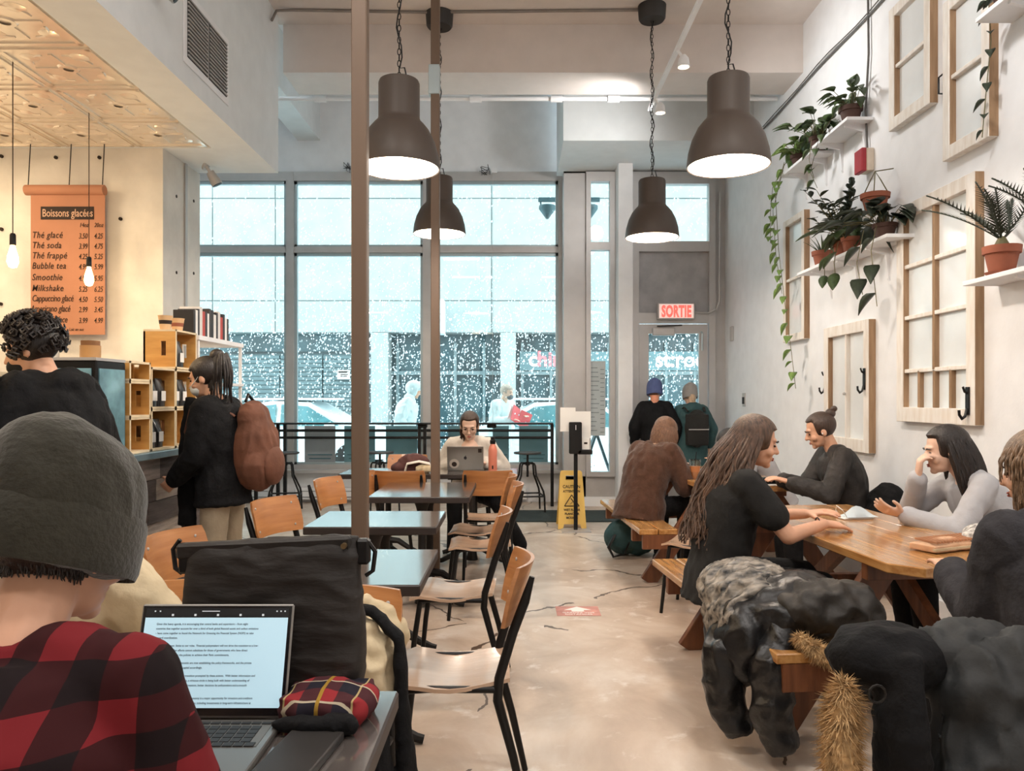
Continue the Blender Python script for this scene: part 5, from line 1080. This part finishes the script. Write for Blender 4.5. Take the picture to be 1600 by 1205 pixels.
# ------------------------------------------------------------------ things farther back
l2, lid, h, D, li2 = laptop('silver laptop seen from the back with two stickers', (-.425, 6.58, .7515), 180, 16, .31, .215)
MB().cyl(lid @ V((.095, .006, .06)), lid @ V((.095, .0068, .06)), .042, n=24).build('round_sticker', mat('sticker_grey', '#b9b0a8', .5), li2); MB().cyl(lid @ V((.095, .0068, .055)), lid @ V((.095, .0073, .055)), .022, n=16).build('sticker_print', INK, li2)
MB().box(-.14, -.11, .006, .0068, .16, .195, lid).build('square_sticker', INK, li2); MB().ell(lid @ V((0, .0062, .112)), (.013, .001, .015), lid.to_3x3()).build('emblem', BEZ, li2); MB().ell(lid @ V((-.004, .0062, .131)), (.003, .001, .005), lid.to_3x3()).build('emblem_tip', BEZ, li2)
bt = thing('water_bottle', 'salmon pink bottle with black cap beside the silver laptop', 'bottle', (-.19, 6.5, .7515))
MB().lathe([(.034, 0), (.037, .01), (.037, .19), (.03, .215), (.02, .235), (.02, .24)], 24, cap=True).build('flask', mat('salmon_steel', '#d9826a', .4, .1, var=.03), bt, True); MB().lathe([(.023, .24), (.024, .27), (.018, .275), (.018, .295), (.01, .3)], 20, cap=True).build('cap', BLACK, bt, True); MB().box(-.006, .006, -.0385, -.036, .03, .06).build('mark', INK, bt)
mb_ = thing('maroon_bag', 'maroon and cream bag lying on the table left of the woman with glasses', 'bag', (-.86, 6.5, .7515))
blob('bag_body', MB().ell((0, 0, .07), (.14, .09, .09)).ell((-.1, -.02, .04), (.09, .08, .05)), mat('maroon_cloth', '#4d2824', .8), mb_, .008, 4, .008, 12); MB().tube([(-.06, -.08, .02), (-.04, -.1, .08), (.06, -.11, .10), (.14, -.08, .08), (.17, -.04, .02)], .018, 8, .5).build('strap', WHITEK, mb_, True); blob('scarf_end', MB().ell((.10, -.07, .035), (.08, .05, .035)), CREAM, mb_, .008, 3, .012, 16)
# picnic table things
cu = thing('iced_coffee', 'clear cup of iced coffee at the brown sweater person', 'cup', (1.40, 5.98, .75)); MB().lathe([(.03, .002), (.042, .10)], 20, cap=True).build('coffee', mat('iced_coffee', '#b5764a', .3), cu, True); MB().lathe([(.031, 0), (.045, .14), (.046, .145)], 20).build('cup', glass('cup_plastic', '#f2f6f6', .12), cu, True); MB().cyl((0, 0, .145), (0, 0, .152), .047, n=20).build('lid', glass('cup_plastic', '#f2f6f6'), cu, True); MB().cyl((0, 0, .1), (.01, 0, .21), .004, n=6).build('straw', BLACK, cu)
laptop('grey laptop open on the far picnic table', (1.80, 6.62, .7505), -82, 22)
pps = thing('loose_papers', 'white papers spread on the far picnic table beside the laptop', 'papers', (1.56, 6.35, .7505), 12); MB().box(-.14, .0, -.1, .1, 0, .002).build('sheet', PAPERW, pps); MB().box(-.02, .13, -.12, .08, .002, .004).build('sheet', PAPERW, pps)
bkm = thing('open_book', 'open book and black case in front of the woman with the bun', 'book', (1.86, 5.60, .7505), 8); MB().box(-.17, 0, -.11, .11, 0, .012).box(0, .17, -.11, .11, 0, .012).build('pages', PAPERW, bkm, bevel=.003); MB().box(-.10, .10, -.10, -.05, .012, .06).build('black_case', BLACK, bkm, bevel=.006)
cob = thing('black_coat', 'black coat bunched behind the woman with the bun', 'coat', (2.46, 5.05, .45)); blob('cloth', MB().ell((0, 0, .12), (.15, .18, .15)).ell((.02, .08, .24), (.12, .12, .12)), DARK, cob, .012, 4, .02, 9)
mk = thing('face_mask', 'pale blue face mask lying on a phone on the near picnic table', 'mask', (1.80, 4.02, .7505), 10)
MB().box(-.11, .06, -.04, .04, 0, .009).build('phone', PAPERW, mk, bevel=.003); rs = []
for i in range(8):
    t = i / 7; rs.append([V((-.09 + .17 * t, -.045 + .09 * s, .012 + (.075 * math.sin(t * 3.0) * (1 - t * .6)) * (1 - abs(2 * s - 1)))) for s in (0, .25, .5, .75, 1)] + [V((-.09 + .17 * t, -.045 + .09 * s, .010 + (.073 * math.sin(t * 3.0) * (1 - t * .6)) * (1 - abs(2 * s - 1)))) for s in (1, .75, .5, .25, 0)])
MB().rings(rs).build('pleated_cloth', mat('mask_blue', '#c9d6dc', .8), mk, True); MB().tube([(-.09, -.03, .012), (-.12, -.04, .05), (-.13, .0, .07), (-.115, .03, .04), (-.09, .03, .012)], .0025, 5).build('ear_loop', MASKM, mk)
sw_ = thing('wrapped_sandwich', 'flat toasted sandwich on the near picnic table in front of the grey jacket', 'food', (1.80, 3.20, .7505), 24)
blob('bread', MB().box(-.15, .15, -.06, .06, .004, .03).ell((0, 0, .03), (.15, .06, .018)), mat('toasted_bread', '#cfa583', .8, var=.2, scale=12), sw_, .006, 3, .004, 14)
g = MB()
for i in range(16): g.bar((-.13 + i * .018, -.055, .044), (-.12 + i * .018, .055, .044), .007, .008)
g.build('grill_mark', mat('grill_brown', '#b07d5a', .8), sw_); MB().box(-.152, .148, -.065, -.05, .012, .022).build('filling', CREAM, sw_)
kn = thing('knit_scarf', 'grey and white knit scarf on the near picnic table by the sandwich', 'scarf', (1.98, 3.22, .7505)); blob('wool', MB().ell((0, 0, .04), (.09, .11, .045)).ell((.04, .08, .04), (.08, .1, .045)), mat('speckled_wool', '#e3ddd6', .9, col2='#5d5750', scale=45), kn, .008, 3, .012, 20)
nd = thing('teal_backpack', 'dark teal backpack on the floor beside the brown sweater person', 'backpack', (.98, 6.75, 0)); blob('bag_body', MB().ell((-.03, 0, .16), (.17, .16, .15)).ell((.1, 0, .12), (.14, .14, .12)), TEALC, nd, .012, 4, .012, 10); MB().tube([(-.12, -.12, .2), (-.18, -.16, .1), (-.14, -.18, .02), (-.04, -.16, .04), (0, -.14, .14)], .02, 8, .4).build('strap', BLACK, nd, True); MB().tube([(0, -.02, .28), (.04, -.02, .34), (.1, -.02, .32)], .012, 6).build('grab_loop', BLACK, nd, True)
# brown backpack worn by the ponytail woman
bk = thing('brown_backpack', 'brown canvas backpack on the back of the woman with the ponytail', 'backpack', (-1.545, 4.58, 1.13), 82)
BRC = mat('rust_canvas', '#633c2a', .8, var=.18, scale=6, bump=.15, bscale=40)
blob('bag_body', MB().ell((0, .0, -.05), (.17, .12, .24)).ell((0, -.02, -.14), (.175, .125, .16)).ell((0, .01, .12), (.14, .09, .11)), BRC, bk, .01, 4, .022, 8, (1, 1, .45)); blob('front_pocket', MB().ell((0, -.11, -.15), (.12, .05, .12)), BRC, bk, .01, 3)
for q in (-1, 1): MB().tube([(q * .10, .08, .14), (q * .13, .20, .24), (q * .14, .33, .20), (q * .15, .36, .05), (q * .15, .28, -.12), (q * .14, .12, -.2)], .022, 8, .35).build('strap', BRC, bk, True)
MB().tube([(.05, .04, .23), (.0, .05, .27), (-.05, .04, .23)], .01, 6).build('grab_loop', BLACK, bk)

# ------------------------------------------------------------------ floor things
mtc = MB().box(-.72, .75, -.42, .42, 0, .012).build('door_mat', mat('mat_green', '#2a3433', .95, bump=.3, bscale=120)); mtc.location = (.66, 8.95, 0); tag(mtc, 'dark green door mat on the floor by the yellow sign', 'mat')
YEL = mat('caution_yellow', '#e2bb5e', .5, var=.04); ws = thing('wet_floor_sign', 'yellow folding wet floor sign behind the sanitizer stand', 'sign', (.60, 8.25, 0))
for s in (-1, 1):
    sh_ = lambda a, b, d: (a, s * (.012 + .16 * (1 - b / .60)) + d, b)
    m = MB(); m.prism([(-.15, 0), (-.10, 0), (-.085, .05), (.085, .05), (.10, 0), (.15, 0), (.122, .50), (-.122, .50)], -.006, .006, sh_).prism([(-.122, .50), (-.06, .50), (-.06, .55), (-.115, .585)], -.006, .006, sh_).prism([(.122, .50), (.06, .50), (.06, .55), (.115, .585)], -.006, .006, sh_).prism([(-.115, .585), (-.06, .55), (.06, .55), (.115, .585), (.10, .60), (-.10, .60)], -.006, .006, sh_)
    pn = m.build('panel', YEL, ws)
sl_ = math.atan2(.16, .60); WF = lambda x, z: T3(x, -(.012 + .16 * (1 - z / .60)) - .0075, z) @ Matrix.Rotation(-sl_, 4, 'X') @ FRONT
for b, sz, z in (('CAUTION', .046, .42), ('ATTENTION', .036, .375), ('WET FLOOR', .034, .185), ('PLANCHER', .034, .145), ('MOUILLÉ', .034, .105)): text(b, sz, WF(0, z), INK, ws, align='CENTER', bold=.001, wide=.9)
tri = MB(); tp_ = [(0, .35), (-.078, .235), (.078, .235)]
for i in range(3):
    a, b = tp_[i], tp_[(i + 1) % 3]; ya = -(.012 + .16 * (1 - a[1] / .6)) - .008; yb = -(.012 + .16 * (1 - b[1] / .6)) - .008; tri.bar((a[0], ya, a[1]), (b[0], yb, b[1]), .002, .009, (0, .0, 1) if abs(a[1] - b[1]) < .01 else (1, 0, .3))
z = .29; yy = -(.012 + .16 * (1 - z / .6)) - .009; tri.bar((-.01, yy, .315), (.014, yy + .0, .285), .003, .010, (1, 0, .5)).bar((.014, yy, .285), (-.02, yy - .008, .252), .003, .008, (1, 0, .5)).bar((.012, yy, .285), (.032, yy - .008, .255), .003, .008, (1, 0, .5)); tri.build('warning_symbol', INK, ws)
hsn = thing('sanitizer_stand', 'black hand sanitizer stand with white papers before the yellow sign', 'stand', (.63, 8.0, 0))
MB().box(-.15, .15, -.14, .14, 0, .008).build('base_plate', METAL, hsn); MB().box(-.02, .02, -.015, .015, .008, 1.13).build('pole', BLACK, hsn); MB().box(-.07, .06, -.06, .02, .80, 1.13).build('dispenser', BLACK, hsn, bevel=.008); MB().box(.02, .17, -.06, .06, .795, .84).build('drip_tray', BLACK, hsn, bevel=.004); MB().box(-.006, .0, -.064, -.06, 1.05, 1.10).build('indicator', WHITE, hsn)
MB().box(-.16, .0, .02, .023, 1.03, 1.28).build('paper_sign', PAPERW, hsn); MB().box(-.05, .16, .025, .028, .96, 1.24).build('paper_sign', PAPERW, hsn); MB().box(.065, .14, -.02, .018, .845, .96).build('bottle_box', PAPERW, hsn); MB().box(.085, .12, -.022, -.02, .90, .92).build('print', INK, hsn)
fd_ = thing('floor_arrow_sticker', 'faded red floor sticker with a white arrow in the aisle', 'sticker', at(903, 955, 5.0)); fd_.location = (.405, 4.97, .0008)
MB().box(-.14, .14, -.11, .11, 0, .0008).build('backing', mat('faded_red', '#c98f84', .6, var=.15, scale=15), fd_)
MB().prism([(0, .10), (-.09, .02), (-.04, .02), (-.04, -.015), (.04, -.015), (.04, .02), (.09, .02)], .0009, .0014).build('arrow', PAPERW, fd_); text('GARDEZ VOS', .034, T3(0, -.05, .001) @ Matrix.Identity(4), PAPERW, fd_, align='CENTER'); text('DISTANCES', .034, T3(0, -.088, .001), PAPERW, fd_, align='CENTER')
# ------------------------------------------------------------------ coats over the near bench and chair
PUFF = mat('black_nylon', '#0f0f11', .38, var=.3, scale=10, bump=.3, bscale=25); FUR = mat('tan_fur', '#b8976b', .9, var=.35, scale=40)
PRN = mat('printed_lining', '#a79d90', .4, col2='#12171c', scale=11, stretch=(1.2, 5, 3), var=.3); OLV = mat('dark_olive_down', '#231e19', .6, var=.25, scale=8, bump=.2, bscale=25); GRN = mat('grey_green_parka', '#212324', .7, var=.2, scale=6, bump=.15, bscale=30)
def fur(name, pts, r, parent, n=900, L=.045, seed=1):
    n *= 4; L *= .75
    mb = MB(); rn = random.Random(seed); mb.cone(V(pts[0]).lerp(V(pts[1]), .25), pts[1], r * .7, r * .95, 10); mb.tube(pts[1:], r, 10)
    for _ in range(n):
        i = rn.randrange(len(pts) - 1); p = V(pts[i]).lerp(V(pts[i+1]), rn.random()); d = V((rn.gauss(0, 1), rn.gauss(0, 1), rn.gauss(0, 1))).normalized(); tp0 = .35 + .65 * min(1, (p - V(pts[0])).length / .06); b0 = p + d * r * .85 * tp0; e = b0 + (d + V((rn.uniform(-.5, .5), rn.uniform(-.5, .5), -.6))).normalized() * L * rn.uniform(.6, 1.2); s = d.cross(V((.3, .5, .8))).normalized() * .0022; t = d.cross(s).normalized() * .0022
        mb.add([b0 - s, b0 + s, b0 + t, e], [(0, 1, 3), (1, 2, 3), (2, 0, 3)])
    return mb.build(name, FUR, parent)
c1 = thing('puffer_coat', 'black puffer coat with printed lining and tan fur trim draped on the near bench', 'coat', (1.10, 3.10, 0), 5)
blob('coat_body', MB().ell((.02, -.02, .53), (.27, .22, .15)).ell((-.1, .12, .55), (.2, .2, .14)).ell((.12, -.06, .5), (.22, .2, .13)).ell((-.22, .0, .42), (.1, .2, .18)), PUFF, c1, .011, 5, .025, 7)
blob('printed_panel', MB().ell((-.13, .10, .59), (.2, .2, .115)).ell((-.22, .04, .5), (.1, .17, .14)), PRN, c1, .010, 3, .03, 9, (1, 3, 1)); blob('down_lining', MB().ell((.13, -.16, .56), (.17, .12, .12)).ell((.02, -.14, .57), (.13, .12, .10)), OLV, c1, .010, 4, .03, 9)
for q, (x, y) in enumerate(((-.26, -.05), (-.13, -.20))): blob('sleeve', MB().tube([(x + .06, y + .06, .50), (x - .02, y, .38), (x - .03, y - .01, .2), (x + .03 - .02 * q, y - .02, .07)], [.08, .085, .08, .06], 14), PUFF, c1, .010, 4, .02, 9)
fur('fur_trim', [(-.09, -.27, .50), (-.02, -.30, .45), (.08, -.32, .42), (.2, -.30, .42)], .035, c1, 900, .035); fur('fur_trim', [(.26, -.16, .44), (.29, -.1, .50), (.28, -.02, .52)], .03, c1, 400, .035, 2)
c2 = thing('grey_parka', 'dark grey parka with fur edge and black scarf piled at the bottom right', 'coat', (1.13, 2.02, .10), 4)
blob('coat_body', MB().ell((.02, -.20, .48), (.2, .1, .22)).ell((.10, -.24, .34), (.28, .13, .26)).ell((.16, -.2, .16), (.28, .13, .16)).ell((-.02, -.12, .62), (.16, .08, .10)).ell((.2, -.2, .58), (.26, .1, .17)).ell((.42, -.22, .36), (.26, .13, .32)).ell((.3, -.2, .05), (.4, .14, .16)), GRN, c2, .010, 4, .045, 7, (1.3, 1, .7))
blob('black_scarf', MB().ell((-.22, -.10, .64), (.14, .13, .08)).tube([(-.22, -.16, .66), (-.25, -.22, .5), (-.24, -.22, .25), (-.23, -.2, .06)], [.08, .085, .085, .085], 12, .6), DARK, c2, .010, 4, .014, 8); fur('fur_edge', [(-.36, -.17, .60), (-.375, -.18, .45), (-.36, -.18, .28), (-.35, -.18, .1), (-.28, -.2, .05)], .045, c2, 1800, .045, 3)
MB().tube([(-.33 + .02 * math.cos(t), -.26, .61 + .02 * math.sin(t)) for t in [6.283 * i / 12 for i in range(13)]], .003, 5).build('ring', BLACK, c2)
# made-up housings for the added fill lights, all out of view
for k, (lx, ly) in enumerate(((-1.2, 1.6), (1.3, 1.6), (-1.2, -1.2), (1.3, -1.2))):
    f = thing('ceiling_fill_housing', 'unseen added fill lamp housing above the ' + ('seats on the counter side', 'seats on the white wall side', 'back of the room, counter side', 'back of the room, white wall side')[k], 'lamp', (lx, ly, 4.80)); MB().box(-.57, .57, -.17, .17, 0, .06).build('housing', WHITE, f)
for k, (lx, ly) in enumerate(((-3.4, 2.6), (-4.3, 5.2))):
    f = thing('counter_fill_housing', 'unseen added fill lamp housing under the tin ceiling, ' + ('near end', 'far end')[k], 'lamp', (lx, ly, 3.37)); MB().box(-.46, .46, -.11, .11, 0, .05).build('housing', WHITE, f)
